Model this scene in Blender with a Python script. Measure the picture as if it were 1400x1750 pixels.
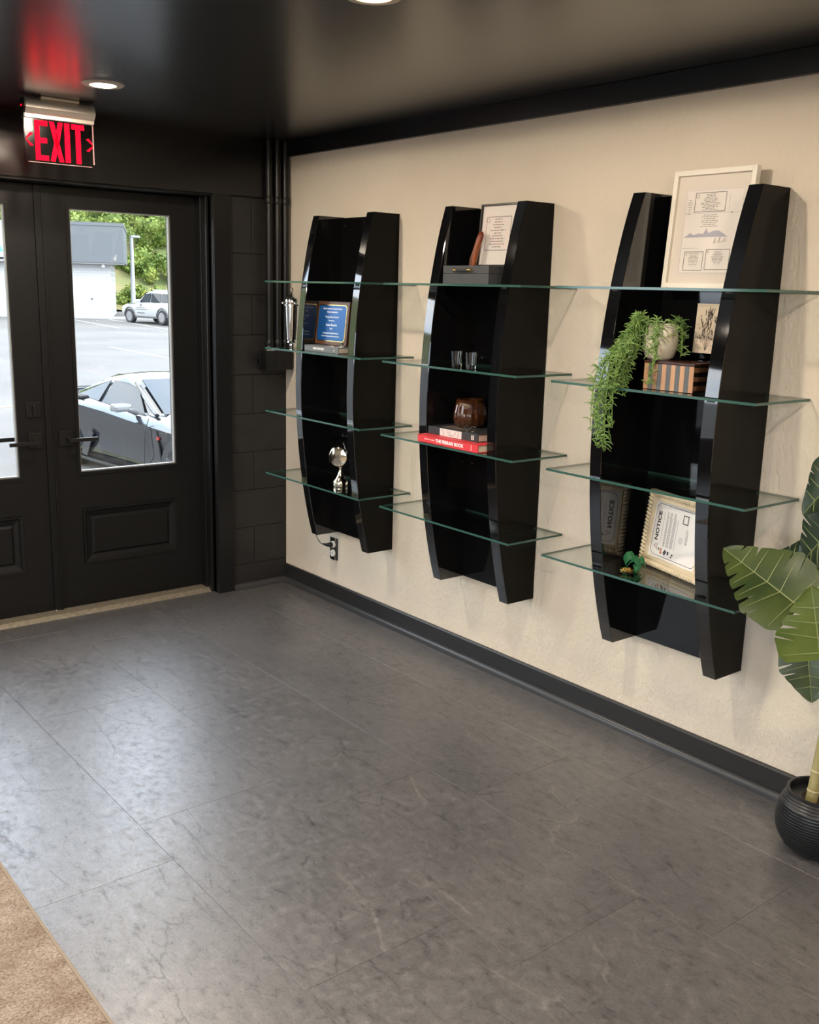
import bpy, bmesh, math, random
from mathutils import Vector, Matrix

# ------------------------------------------------------------------ start
for o in list(bpy.data.objects): bpy.data.objects.remove(o)
S = bpy.context.scene; COL = S.collection; PI = math.pi
rnd = random.Random(7)

# ------------------------------------------------------------------ camera
cam = bpy.data.cameras.new('camera'); camo = bpy.data.objects.new('camera', cam); COL.objects.link(camo)
YAW, PITCH, ROLL = 0.6812, -0.2183, 0.0261
cy_, sy_, cp_, sp_ = math.cos(YAW), math.sin(YAW), math.cos(PITCH), math.sin(PITCH)
fw = Vector((sy_*cp_, cy_*cp_, sp_)); rt = Vector((cy_, -sy_, 0)); up = rt.cross(fw)
r2 = rt*math.cos(ROLL) + up*math.sin(ROLL); u2 = up*math.cos(ROLL) - rt*math.sin(ROLL)
M = Matrix((r2, u2, -fw)).transposed().to_4x4(); M.translation = Vector((-2.8506, -4.5898, 1.5953))
camo.matrix_world = M
cam.sensor_fit = 'HORIZONTAL'; cam.sensor_width = 36.0; cam.lens = 36.0*1709.18/1400
cam.clip_start = 0.05; cam.clip_end = 500
S.camera = camo

# ------------------------------------------------------------------ sky, sun, lamps, exposure
SKY_STRENGTH = 9.5
SUN_STRENGTH = 3.0
LAMP_WATTS = 19.0
S.view_settings.view_transform = 'Standard'; S.view_settings.look = 'None'
S.view_settings.exposure = 0.0; S.view_settings.gamma = 1.0
S.view_settings.use_curve_mapping = False

w = bpy.data.worlds.new('sky'); S.world = w; w.use_nodes = True
nt = w.node_tree; nt.nodes.clear()
def wn(t, **k):
    n = nt.nodes.new(t)
    for a, b in k.items(): setattr(n, a, b)
    return n
tc = wn('ShaderNodeTexCoord'); mp = wn('ShaderNodeMapping'); mp.inputs['Scale'].default_value = (1, 1, 2.2)
nz = wn('ShaderNodeTexNoise'); nz.inputs['Scale'].default_value = 1.9; nz.inputs['Detail'].default_value = 8; nz.inputs['Roughness'].default_value = .58
cr = wn('ShaderNodeValToRGB'); cr.color_ramp.elements[0].position = .40; cr.color_ramp.elements[1].position = .60
cr.color_ramp.elements[0].color = (.52, .67, .90, 1); cr.color_ramp.elements[1].color = (1, 1, 1, 1)
bg = wn('ShaderNodeBackground'); bg.inputs['Strength'].default_value = SKY_STRENGTH
wo = wn('ShaderNodeOutputWorld')
nt.links.new(tc.outputs['Generated'], mp.inputs['Vector']); nt.links.new(mp.outputs['Vector'], nz.inputs['Vector'])
nt.links.new(nz.outputs['Fac'], cr.inputs['Fac']); nt.links.new(cr.outputs['Color'], bg.inputs['Color']); nt.links.new(bg.outputs['Background'], wo.inputs['Surface'])

sun = bpy.data.lights.new('sun', 'SUN'); sun.energy = SUN_STRENGTH; sun.angle = math.radians(2.5); sun.color = (1, .97, .9)
suno = bpy.data.objects.new('sun', sun); COL.objects.link(suno)
suno.rotation_euler = Vector((-.35, .55, -.95)).to_track_quat('-Z', 'Y').to_euler()

# ------------------------------------------------------------------ materials
def mat(name, col, rough=.5, metal=0., spec=.5, coat=0., trans=0., ior=1.45, emit=None, estr=0., alpha=1.):
    m = bpy.data.materials.new(name); m.use_nodes = True
    b = m.node_tree.nodes['Principled BSDF']
    b.inputs['Base Color'].default_value = (*col, 1); b.inputs['Roughness'].default_value = rough
    b.inputs['Metallic'].default_value = metal; b.inputs['Specular IOR Level'].default_value = spec
    b.inputs['Coat Weight'].default_value = coat; b.inputs['Coat Roughness'].default_value = .03
    b.inputs['Transmission Weight'].default_value = trans; b.inputs['IOR'].default_value = ior
    if emit: b.inputs['Emission Color'].default_value = (*emit, 1); b.inputs['Emission Strength'].default_value = estr
    return m
class NT:
    def __init__(s, m): s.m = m; s.t = m.node_tree; s.b = s.t.nodes.get('Principled BSDF')
    def n(s, t, ins=None, **k):
        x = s.t.nodes.new(t)
        for a, b in k.items(): setattr(x, a, b)
        for a, b in (ins or {}).items(): x.inputs[a].default_value = b
        return x
    def l(s, a, b): s.t.links.new(a, b)
    def coord(s, kind='obj', scale=(1, 1, 1), rot=(0, 0, 0)):
        if kind == 'pos': src = s.n('ShaderNodeNewGeometry').outputs['Position']
        else: src = s.n('ShaderNodeTexCoord').outputs['Object']
        mpn = s.n('ShaderNodeMapping', {'Scale': scale, 'Rotation': rot}); s.l(src, mpn.inputs['Vector']); return mpn.outputs['Vector']
    def noise(s, vec, scale, detail=4, rough=.55, dist=0.):
        x = s.n('ShaderNodeTexNoise', {'Scale': scale, 'Detail': detail, 'Roughness': rough, 'Distortion': dist}); s.l(vec, x.inputs['Vector']); return x.outputs['Fac']
    def ramp(s, fac, stops):
        x = s.n('ShaderNodeValToRGB'); e = x.color_ramp.elements
        while len(e) < len(stops): e.new(.5)
        for i, (p, c) in enumerate(stops): e[i].position = p; e[i].color = (*c, 1) if len(c) == 3 else c
        s.l(fac, x.inputs['Fac']); return x.outputs['Color']
    def mix(s, a, b, fac, mode='MIX'):
        x = s.n('ShaderNodeMix', data_type='RGBA', blend_type=mode)
        for v, i in ((fac, 0), (a, 6), (b, 7)):
            if hasattr(v, 'is_output'): s.l(v, x.inputs[i])
            else: x.inputs[i].default_value = v if i == 0 else (*v, 1)
        return x.outputs[2]
    def bump(s, h, strength, dist=.002):
        x = s.n('ShaderNodeBump', {'Strength': strength, 'Distance': dist}); s.l(h, x.inputs['Height']); s.l(x.outputs['Normal'], s.b.inputs['Normal'])
def noisy(name, c1, c2, scale, rough=.6, bump=0., bscale=None, spec=.5, kind='obj', dist=.002, stretch=(1, 1, 1), lo=.35, hi=.65):
    m = mat(name, c1, rough, spec=spec); k = NT(m); v = k.coord(kind, stretch)
    f = k.noise(v, scale); k.l(k.ramp(f, [(lo, c1), (hi, c2)]), k.b.inputs['Base Color'])
    if bump: k.bump(k.noise(v, bscale or scale*4), bump, dist)
    return m
def thin_glass(name, tint, ior=1.5, boost=1.0, rough=0.0):
    m = bpy.data.materials.new(name); m.use_nodes = True; t = m.node_tree; t.nodes.clear(); k = NT(m)
    out = k.n('ShaderNodeOutputMaterial'); tr = k.n('ShaderNodeBsdfTransparent', {'Color': (*tint, 1)})
    gl = k.n('ShaderNodeBsdfGlossy', {'Roughness': rough}); lw = k.n('ShaderNodeLayerWeight', {'Blend': .5}); mx = k.n('ShaderNodeMixShader')
    f0 = ((ior-1)/(ior+1))**2     # Schlick's Fresnel, the same from either side of the sheet
    pw = k.n('ShaderNodeMath', operation='POWER'); pw.inputs[1].default_value = 5; ma = k.n('ShaderNodeMath', operation='MULTIPLY_ADD', use_clamp=True); ma.inputs[1].default_value = (1-f0)*boost; ma.inputs[2].default_value = f0*boost
    k.l(lw.outputs['Facing'], pw.inputs[0]); k.l(pw.outputs[0], ma.inputs[0]); k.l(ma.outputs[0], mx.inputs[0]); k.l(tr.outputs[0], mx.inputs[1]); k.l(gl.outputs[0], mx.inputs[2]); k.l(mx.outputs[0], out.inputs[0])
    return m

# plaster wall
m_wall = mat('cream_plaster', (.60, .53, .43), .75, spec=.25); k = NT(m_wall); v = k.coord('pos')
k.l(k.ramp(k.noise(v, 1.3, 3), [(.3, (.60, .525, .425)), (.7, (.66, .585, .48))]), k.b.inputs['Base Color'])
hv = k.n('ShaderNodeMath', operation='ADD'); a = k.noise(k.coord('pos', (1, 1, .6)), 70, 5, .62, .5); b2 = k.noise(v, 26, 3)
hs = k.n('ShaderNodeMath', operation='MULTIPLY'); k.l(b2, hs.inputs[0]); hs.inputs[1].default_value = .8
k.l(a, hv.inputs[0]); k.l(hs.outputs[0], hv.inputs[1]); k.bump(hv.outputs[0], .62, .007)

m_blackwall = noisy('black_wall_paint', (.010, .0095, .0095), (.013, .012, .012), 6, .42, .25, 60, kind='pos')
m_block = noisy('black_block_paint', (.013, .0125, .012), (.019, .018, .0175), 9, .5, .5, 70, kind='pos', dist=.003)
m_mortar = mat('black_mortar', (.011, .0105, .010), .7)
m_ceiling = mat('black_gloss_ceiling', (.015, .0145, .0145), .27, spec=.6, ior=1.85); k = NT(m_ceiling); k.bump(k.noise(k.coord('pos', (1, .3, 1)), 14, 3), .05, .004)
m_header = mat('black_satin_header', (.008, .0075, .0075), .2, spec=.45)
m_trim = mat('black_trim_paint', (.007, .007, .0075), .36, spec=.4)
m_door = noisy('black_door_paint', (.0055, .0055, .006), (.007, .0068, .007), 30, .45, .1, 150, spec=.3)
m_lacq = mat('black_lacquer', (.004, .004, .0045), .05, spec=.6, coat=.6)
m_lacq_side = mat('black_lacquer_side', (.0045, .0042, .0036), .14, spec=.13)
m_lacq_back = mat('black_lacquer_back', (.0035, .0035, .004), .06, spec=.38)
m_base = mat('black_rubber_base', (.016, .016, .0165), .35)
m_shoe = mat('charcoal_shoe_mould', (.035, .036, .038), .3)
m_thresh = noisy('aluminium_threshold', (.30, .26, .20), (.42, .37, .29), 60, .38, .2, 200); m_thresh.node_tree.nodes['Principled BSDF'].inputs['Metallic'].default_value = .6
m_blackmetal = mat('black_metal', (.012, .012, .012), .35, metal=.3)
m_chrome = mat('chrome', (.92, .91, .89), .06, metal=1)
m_goldchrome = mat('warm_chrome', (.86, .78, .62), .09, metal=1)
m_steel = mat('brushed_aluminium', (.62, .56, .49), .36, metal=.85)
m_brass = mat('brass', (.80, .58, .22), .2, metal=1)
m_white = mat('white_plastic', (.80, .79, .74), .35)
m_bead = mat('lit_reveal_grey', (.22, .22, .21), .35)  # pale grey stands in for light caught on the glazing reveal
m_pane = thin_glass('door_glass', (.98, .99, .985), 1.4)
m_shelf = thin_glass('shelf_glass', (.93, .965, .95), 1.45)
m_shelfedge = mat('green_glass_edge', (.035, .095, .078), .1, spec=.6)
m_acryl = thin_glass('clear_acrylic', (.97, .96, .95), 1.35, .55)
m_signpanel = thin_glass('sign_acrylic', (.97, .95, .94), 1.3, .25, .16)
m_tumbler = mat('clear_glass', (1, 1, 1), .0, trans=1., ior=1.45)
m_amber = mat('amber_ribbed_glass', (.22, .075, .022), .04, trans=.8, ior=1.35, coat=.8)
m_red = mat('exit_red', (.55, .002, .01), .6, spec=0., emit=(1, .002, .02), estr=1.0)
m_lens = mat('lamp_lens', (1, 1, 1), .3, emit=(1, .86, .66), estr=14)
m_ringtrim = mat('lamp_ring', (.45, .38, .30), .4)
m_rug = mat('beige_rug', (.5, .4, .3), .95, spec=.1); k = NT(m_rug); v = k.coord('pos')
f1 = k.noise(k.coord('pos', (1, 2.2, 1), (0, 0, .5)), 7, 6, .65); f2 = k.noise(k.coord('pos', (1, 1.5, 1), (0, 0, .4)), 130, 6, .8)
c = k.ramp(f2, [(.38, (.20, .145, .115)), (.50, (.40, .325, .265)), (.62, (.54, .46, .38))]); c2 = k.ramp(f1, [(.32, (.60, .54, .48)), (.62, (1, 1, 1))])
k.l(k.mix(c, c2, 1., 'MULTIPLY'), k.b.inputs['Base Color']); k.bump(f2, .8, .004)
m_rugedge = mat('rug_binding', (.30, .245, .19), .95, spec=.05)

# slate floor tile
m_tile = mat('grey_slate_tile', (.09, .085, .085), .39, spec=.6, ior=2.12); k = NT(m_tile)
oi = k.n('ShaderNodeObjectInfo'); geo = k.n('ShaderNodeNewGeometry'); sc = k.n('ShaderNodeVectorMath', operation='SCALE'); sc.inputs['Scale'].default_value = 37.
cmb = k.n('ShaderNodeCombineXYZ'); k.l(oi.outputs['Random'], cmb.inputs[0]); k.l(oi.outputs['Random'], cmb.inputs[1]); k.l(cmb.outputs[0], sc.inputs[0])
ad = k.n('ShaderNodeVectorMath', operation='ADD'); k.l(geo.outputs['Position'], ad.inputs[0]); k.l(sc.outputs[0], ad.inputs[1])
def mapv(scale, rot=(0, 0, 0)):
    x = k.n('ShaderNodeMapping', {'Scale': scale, 'Rotation': rot}); k.l(ad.outputs[0], x.inputs['Vector']); return x.outputs['Vector']
v0 = mapv((1, 1, 1)); v1 = mapv((2.2, .75, 1), (0, 0, .22)); v2 = mapv((1.5, .8, 1), (0, 0, -.35))
big = k.noise(v0, 2.4, 5, .62); fine = k.noise(mapv((1.3, .8, 1), (0, 0, .3)), 150, 4, .75); streak = k.noise(v1, 10, 8, .74, .7); mott = k.noise(v2, 24, 6, .7, .3)
base = k.ramp(big, [(.3, (.064, .0605, .0640)), (.7, (.094, .0890, .0920))])
c = k.mix(base, k.ramp(streak, [(.27, (.12, .12, .12)), (.37, (.72, .72, .72)), (.46, (1, 1, 1)), (.58, (1, 1, 1)), (.72, (1.55, 1.5, 1.45))]), .85, 'MULTIPLY')
c = k.mix(c, k.ramp(mott, [(.30, (.45, .45, .46)), (.44, (.95, .95, .95)), (.58, (1, 1, 1)), (.70, (1.4, 1.36, 1.32))]), .75, 'MULTIPLY')
c = k.mix(c, k.ramp(fine, [(.33, (.50, .50, .50)), (.47, (1, 1, 1)), (.55, (1, 1, 1)), (.68, (1.45, 1.42, 1.4))]), .8, 'MULTIPLY')
def crack(scale, rot, wdt, dist):
    vv = mapv((scale, scale*.38, scale), rot); nx = k.n('ShaderNodeTexNoise', {'Scale': 2.2, 'Detail': 7., 'Roughness': .65}); k.l(vv, nx.inputs['Vector'])
    mxv = k.n('ShaderNodeMix', data_type='VECTOR'); mxv.inputs[0].default_value = dist; k.l(vv, mxv.inputs[4]); k.l(nx.outputs['Color'], mxv.inputs[5])
    vo = k.n('ShaderNodeTexVoronoi', feature='DISTANCE_TO_EDGE'); vo.inputs['Scale'].default_value = 1.; k.l(mxv.outputs[1], vo.inputs['Vector'])
    return k.ramp(vo.outputs['Distance'], [(0., (1, 1, 1)), (wdt, (0, 0, 0))])
gate = k.ramp(k.noise(mapv((1, 1, 1)), 4.3, 4), [(.50, (0, 0, 0)), (.58, (1, 1, 1))])
gate2 = k.ramp(k.noise(mapv((1, 1, 1), (0, 0, 1.)), 3.1, 4), [(.50, (0, 0, 0)), (.60, (1, 1, 1))])
dk = k.n('ShaderNodeMath', operation='MULTIPLY'); k.l(crack(6.0, (0, 0, .5), .014, .26), dk.inputs[0]); k.l(gate, dk.inputs[1])
lk = k.n('ShaderNodeMath', operation='MULTIPLY'); k.l(crack(4.2, (0, 0, .25), .011, .24), lk.inputs[0]); k.l(gate2, lk.inputs[1])
lks = k.n('ShaderNodeMath', operation='MULTIPLY'); k.l(lk.outputs[0], lks.inputs[0]); lks.inputs[1].default_value = .5
dks = k.n('ShaderNodeMath', operation='MULTIPLY'); k.l(dk.outputs[0], dks.inputs[0]); dks.inputs[1].default_value = .65
c = k.mix(c, (.022, .020, .020), dks.outputs[0]); c = k.mix(c, (.19, .175, .165), lks.outputs[0])
k.l(c, k.b.inputs['Base Color'])
sl = k.mix(k.ramp(mott, [(.28, (.34, .34, .34)), (.44, (.58, .58, .58)), (.60, (.64, .64, .64)), (.72, (.76, .76, .76))]), k.ramp(streak, [(.27, (.30, .30, .30)), (.40, (.90, .90, .90)), (.55, (1, 1, 1))]), .8, 'MULTIPLY')
sl = k.mix(sl, (.28, .28, .28), dks.outputs[0]); sl = k.mix(sl, k.ramp(fine, [(.33, (.50, .50, .50)), (.46, (1, 1, 1))]), .7, 'MULTIPLY'); k.l(sl, k.b.inputs['Specular IOR Level'])
k.l(k.ramp(k.noise(v0, 34, 5, .7), [(.35, (.50, .50, .50)), (.5, (.39, .39, .39)), (.7, (.36, .36, .36))]), k.b.inputs['Roughness'])

# ------------------------------------------------------------------ mesh helpers
def link(o, parent=None):
    COL.objects.link(o)
    if parent: o.parent = parent
    return o
def mesh(name, vs, fs, m=None, parent=None, smooth=False, fm=None, loc=None, rot=None):
    me = bpy.data.meshes.new(name); me.from_pydata([tuple(v) for v in vs], [], fs)
    for x in (m if isinstance(m, (list, tuple)) else [m]):
        if x: me.materials.append(x)
    if fm:
        for p, i in zip(me.polygons, fm): p.material_index = i
    if smooth: me.polygons.foreach_set('use_smooth', [True]*len(me.polygons))
    me.update(); o = bpy.data.objects.new(name, me); link(o, parent)
    if loc: o.location = loc
    if rot: o.rotation_euler = rot
    return o
class MB:
    """collects shapes, builds one mesh"""
    def __init__(s): s.v = []; s.f = []; s.m = []
    def add(s, vs, fs, mi=0):
        n = len(s.v); s.v += [tuple(v) for v in vs]; s.f += [tuple(i+n for i in f) for f in fs]; s.m += [mi]*len(fs); return s
    def box(s, x0, x1, y0, y1, z0, z1, mi=0, bev=0.):
        if bev <= 0:
            vs = [(x, y, z) for z in (z0, z1) for y in (y0, y1) for x in (x0, x1)]
            return s.add(vs, [(0, 2, 3, 1), (4, 5, 7, 6), (0, 1, 5, 4), (2, 6, 7, 3), (0, 4, 6, 2), (1, 3, 7, 5)], mi)
        bm = bmesh.new(); bmesh.ops.create_cube(bm, size=1)
        for q in bm.verts: q.co = Vector(((x0+x1)/2+q.co.x*(x1-x0), (y0+y1)/2+q.co.y*(y1-y0), (z0+z1)/2+q.co.z*(z1-z0)))
        bmesh.ops.bevel(bm, geom=bm.edges[:], offset=bev, segments=2, profile=.6, affect='EDGES')
        bm.verts.index_update(); s.add([q.co[:] for q in bm.verts], [tuple(x.index for x in f.verts) for f in bm.faces], mi); bm.free(); return s
    def prism(s, prof, axis, a0, a1, mi=0):
        """extrude a closed 2D profile; axis 'x' -> profile (y,z); 'y' -> (x,z); 'z' -> (x,y)"""
        n = len(prof)
        def p(q, a): return {'x': (a, q[0], q[1]), 'y': (q[0], a, q[1]), 'z': (q[0], q[1], a)}[axis]
        vs = [p(q, a0) for q in prof]+[p(q, a1) for q in prof]
        return s.add(vs, [tuple(range(n))[::-1], tuple(range(n, 2*n))]+[(i, (i+1) % n, n+(i+1) % n, n+i) for i in range(n)], mi)
    def tube(s, pts, r, n=8, mi=0, cap=True):
        pts = [Vector(p) for p in pts]; rs = r if isinstance(r, (list, tuple)) else [r]*len(pts); rings = []; nrm = None
        for i, p in enumerate(pts):
            t = (pts[min(i+1, len(pts)-1)]-pts[max(i-1, 0)]).normalized()
            if nrm is None: nrm = t.orthogonal().normalized()
            else:
                nrm = (nrm-t*nrm.dot(t)); nrm = nrm.normalized() if nrm.length > 1e-6 else t.orthogonal().normalized()
            bn = t.cross(nrm); rings.append([p+(nrm*math.cos(2*PI*j/n)+bn*math.sin(2*PI*j/n))*rs[i] for j in range(n)])
        vs = [q for ring in rings for q in ring]; fs = []
        for i in range(len(pts)-1):
            for j in range(n): fs.append((i*n+j, i*n+(j+1) % n, (i+1)*n+(j+1) % n, (i+1)*n+j))
        if cap: fs += [tuple(range(n))[::-1], tuple(range((len(pts)-1)*n, len(pts)*n))]
        return s.add(vs, fs, mi)
    def lathe(s, prof, n=24, c=(0, 0, 0), mi=0, axis='z'):
        vs = []; fs = []
        for r, z in prof:
            for j in range(n):
                a = 2*PI*j/n; q = (r*math.cos(a), r*math.sin(a), z)
                if axis == 'y': q = (q[0], q[2], q[1])
                if axis == 'x': q = (q[2], q[0], q[1])
                vs.append((c[0]+q[0], c[1]+q[1], c[2]+q[2]))
        for i in range(len(prof)-1):
            for j in range(n): fs.append((i*n+j, i*n+(j+1) % n, (i+1)*n+(j+1) % n, (i+1)*n+j))
        if prof[0][0] > 1e-5: fs.append(tuple(range(n))[::-1])
        if prof[-1][0] > 1e-5: fs.append(tuple(range((len(prof)-1)*n, len(prof)*n)))
        return s.add(vs, fs, mi)
    def sphere(s, c, r, n=12, mi=0, sz=1.):
        return s.lathe([(max(r*math.sin(PI*i/(n//2+2)), 1e-6), -r*sz*math.cos(PI*i/(n//2+2))) for i in range(n//2+3)], n, c, mi)
    def quad(s, x0, x1, z0, z1, y, mi=0):
        return s.add([(x0, y, z0), (x1, y, z0), (x1, y, z1), (x0, y, z1)], [(0, 1, 2, 3)], mi)
    def build(s, name, m, parent=None, smooth=False, loc=None, rot=None):
        o = mesh(name, s.v, s.f, m, parent, smooth, s.m, loc, rot)
        return o
def autosmooth(o, deg=35):
    bm = bmesh.new(); bm.from_mesh(o.data); bmesh.ops.recalc_face_normals(bm, faces=bm.faces)
    for f in bm.faces: f.smooth = True
    for e in bm.edges:
        e.smooth = len(e.link_faces) == 2 and e.calc_face_angle(0) < math.radians(deg)
    bm.to_mesh(o.data); bm.free(); return o
def tag(o, label=None, cat=None, group=None, kind=None):
    if label: o['label'] = label
    if cat: o['category'] = cat
    if group: o['group'] = group
    if kind: o['kind'] = kind
    return o
def thing(name, label, cat, loc=(0, 0, 0), rot=(0, 0, 0), group=None):
    o = bpy.data.objects.new(name, None); o.empty_display_size = .05; link(o); o.location = loc; o.rotation_euler = rot
    return tag(o, label, cat, group)
def kids(o): return [x for x in bpy.data.objects if x.parent == o]
def copy_tree(o, parent=None):
    c = o.copy(); COL.objects.link(c)
    if parent: c.parent = parent
    for ch in kids(o): copy_tree(ch, c)
    return c
def text(name, body, size, m, parent, loc, rot=(PI/2, 0, 0), sx=1., align='CENTER', ext=.0002, bold=0., spacing=1.):
    cu = bpy.data.curves.new(name, 'FONT'); cu.body = body; cu.size = size; cu.align_x = align; cu.align_y = 'CENTER'; cu.extrude = ext; cu.offset = bold; cu.space_character = spacing; cu.resolution_u = 3
    t = bpy.data.objects.new(name, cu); COL.objects.link(t); bpy.context.view_layer.update()
    me = bpy.data.meshes.new_from_object(t.evaluated_get(bpy.context.evaluated_depsgraph_get())); bpy.data.objects.remove(t); bpy.data.curves.remove(cu)
    me.materials.clear(); me.materials.append(m); me.name = name
    o = bpy.data.objects.new(name, me); link(o, parent); o.location = loc; o.rotation_euler = rot; o.scale = (sx, 1, 1); return o

# =================================================================== ROOM
H = 2.31; CROWN = 2.236
XL, YN = -5.4, -7.2          # left wall, near wall
def st(o): o['kind'] = 'structure'; return o

st(MB().box(-.0, .15, YN, .2, -.05, H+.1).build('wall_right', m_wall))
LY0, LY1, LZ0, LZ1 = -6.0, -2.2, .6, 1.9     # unseen left-wall window, added to spread daylight over the cream wall
wl = MB().box(XL-.15, XL, LY1, .2, -.05, H+.1).box(XL-.15, XL, YN, LY0, -.05, H+.1).box(XL-.15, XL, LY0, LY1, -.05, LZ0).box(XL-.15, XL, LY0, LY1, LZ1, H+.1)
st(wl.build('wall_left', mat('left_wall_grey', (.30, .28, .26), .6)))
w2 = MB().box(XL-.1, XL-.04, LY0, LY1, LZ0, LZ0+.05).box(XL-.1, XL-.04, LY0, LY1, LZ1-.05, LZ1)
for i in range(5): yy = LY0+(LY1-LY0-.05)*i/4; w2.box(XL-.1, XL-.04, yy, yy+.05, LZ0, LZ1)
w2o = st(w2.build('fill_window', mat('black_mullion', (.012, .012, .012), .35))); MB().box(XL-.075, XL-.069, LY0+.02, LY1-.02, LZ0+.02, LZ1-.02).build('pane', m_pane, w2o)
st(MB().box(XL-.15, .15, YN-.15, YN, -.05, H+.1).build('wall_near', mat('near_wall_cream', (.55, .49, .40), .7)))
st(MB().box(XL-.15, .15, YN-.15, .2, H, H+.12).build('ceiling', m_ceiling))
# far wall with the door opening and a storefront window further left
WX0, WX1, WZ0, WZ1 = -4.9, -2.75, .55, 1.95
fwall = MB()
fwall.box(-.43, .0, .006, .2, 0, 2.03); fwall.box(WX1, -2.05, 0, .2, 0, 2.03); fwall.box(XL, WX0, 0, .2, 0, 2.03)
fwall.box(WX0, WX1, 0, .2, 0, WZ0); fwall.box(WX0, WX1, 0, .2, WZ1, 2.03); fwall.box(XL, 0, 0.0, .2, 2.03, H+.0)
wf = st(fwall.build('wall_far', m_mortar))
# painted blocks of the far wall, one mesh shared by whole blocks
def block(w_, h_):
    return MB().box(0, w_, .0005, .006, 0, h_, 0, .0022)
for r in range(10):
    z0 = .130+.203*(r-1)+.0015; xs = [(-.335, -.2040), (-.2010, -.001)] if r % 2 == 1 else [(-.335, -.001)]
    z1 = z0+.200
    if r == 0: z0 = .0
    if r == 9: z1 = 2.03; 
    for a, b in xs:
        block(b-a, z1-z0).build('block', m_block, wf, loc=(a, 0, z0))
# drop header over the doors
st(MB().box(XL, -.0, -.022, 0, 2.03, H, 0, 0).build('trim_1', m_header))
# right-hand casing and jambs of the doorway
cas = MB().box(-.428, -.337, -.022, .0, 0, 2.03, 0, .002).box(-.43, -.40, -.012, .13, 0, 2.02, 0, .003).box(-.445, -.415, .03, .13, 0, 2.02, 0, .004).box(-.452, -.43, .075, .13, 0, 2.02, 0, .003)
st(cas.build('trim_2', m_trim))
st(MB().box(-2.05, -2.02, -.012, .13, 0, 2.02, 0, .003).box(-2.13, -2.04, -.022, .0, 0, 2.03, 0, .002).box(-2.05, -.43, .0, .2, 2.02, 2.04).box(-2.05, -.43, .176, .2, 1.99, 2.03).box(-.46, -.43, .176, .2, .02, 2.0).box(-2.05, -2.005, .176, .2, .02, 2.0).build('trim_3', m_trim))
# storefront window
win = MB().box(WX0, WX0+.06, .06, .12, WZ0, WZ1).box(WX1-.06, WX1, .06, .12, WZ0, WZ1).box(WX0, WX1, .06, .12, WZ0, WZ0+.06).box(WX0, WX1, .06, .12, WZ1-.06, WZ1)
wn1 = st(win.build('window_1', m_blackmetal)); MB().box(WX0+.05, WX1-.05, .085, .091, WZ0+.05, WZ1-.05).build('pane', m_pane, wn1)
# crown board
st(MB().box(-.022, .0, YN, -.022, CROWN, H, 0, .002).build('trim_4', m_trim))
# baseboard and shoe moulding
st(MB().prism([(0, 0), (-.014, 0), (-.014, .094), (-.010, .1), (0, .1)], 'y', YN, -.0).build('baseboard_right', m_base))
q = [(-.012, 0)]+[(-.014-.018*math.cos(t*PI/12), .028*math.sin(t*PI/12)) for t in range(0, 7)]+[(-.012, .028)]
st(autosmooth(MB().prism(q, 'y', YN, -.016).build('trim_5', m_shoe)))
q = [(-.003, 0)]+[(-.005-.026*math.cos(t*PI/12), .030*math.sin(t*PI/12)) for t in range(0, 7)]+[(-.003, .030)]
st(autosmooth(MB().prism(q, 'x', -.337, -.012).build('baseboard_far', m_shoe)))

# floor: slab + tiles (each tile an object)
fl = st(MB().box(XL, .0, YN, .2, -.06, -.0025).build('floor', mat('floor_grout', (.02, .02, .02), .8)))
cols = [(-.332, .0, -2.640), (-.8027, -.332, -3.333), (-1.2712, -.8027, -1.2827), (-1.7418, -1.2712, -1.052), (-2.2110, -1.7418, -1.2865), (-2.6802, -2.2110, -1.07), (-3.1494, -2.6802, -1.31),
        (-3.6186, -3.1494, -1.02), (-4.0878, -3.6186, -1.3), (-4.557, -4.0878, -1.06), (-5.0262, -4.557, -1.28), (-5.4, -5.0262, -1.1)]
TL, G_ = .9147, .00045; tcache = {}
for a, b, y0 in cols:
    s = y0 + TL*math.ceil((.045-y0)/TL)
    y = s
    while y > YN:
        ya, yb = max(y-TL, YN), min(y, .045); key = (round(b-a, 4), round(yb-ya, 4))
        if yb-ya > .02:
            if key not in tcache:
                wd, ln, c_ = b-a-2*G_, yb-ya-2*G_, .0004
                vs = [(0, 0, -.0025), (wd, 0, -.0025), (wd, ln, -.0025), (0, ln, -.0025), (0, 0, -c_*.8), (wd, 0, -c_*.8), (wd, ln, -c_*.8), (0, ln, -c_*.8), (c_, c_, 0), (wd-c_, c_, 0), (wd-c_, ln-c_, 0), (c_, ln-c_, 0)]
                fs = [(0, 1, 5, 4), (1, 2, 6, 5), (2, 3, 7, 6), (3, 0, 4, 7), (4, 5, 9, 8), (5, 6, 10, 9), (6, 7, 11, 10), (7, 4, 8, 11), (8, 9, 10, 11)]
                o = mesh('tile', vs, fs, m_tile, fl); tcache[key] = o.data
            else:
                o = bpy.data.objects.new('tile', tcache[key]); link(o, fl)
            o.location = (a+G_, ya+G_, 0)
        y -= TL

# threshold
th = MB().prism([(.035, 0), (.055, .012), (.19, .016), (.19, 0)], 'x', -2.02, -.432)
for i in range(9): th.box(-2.02, -.432, .062+i*.012, .067+i*.012, .012, .0175)
st(th.build('trim_6', m_thresh))

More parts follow.
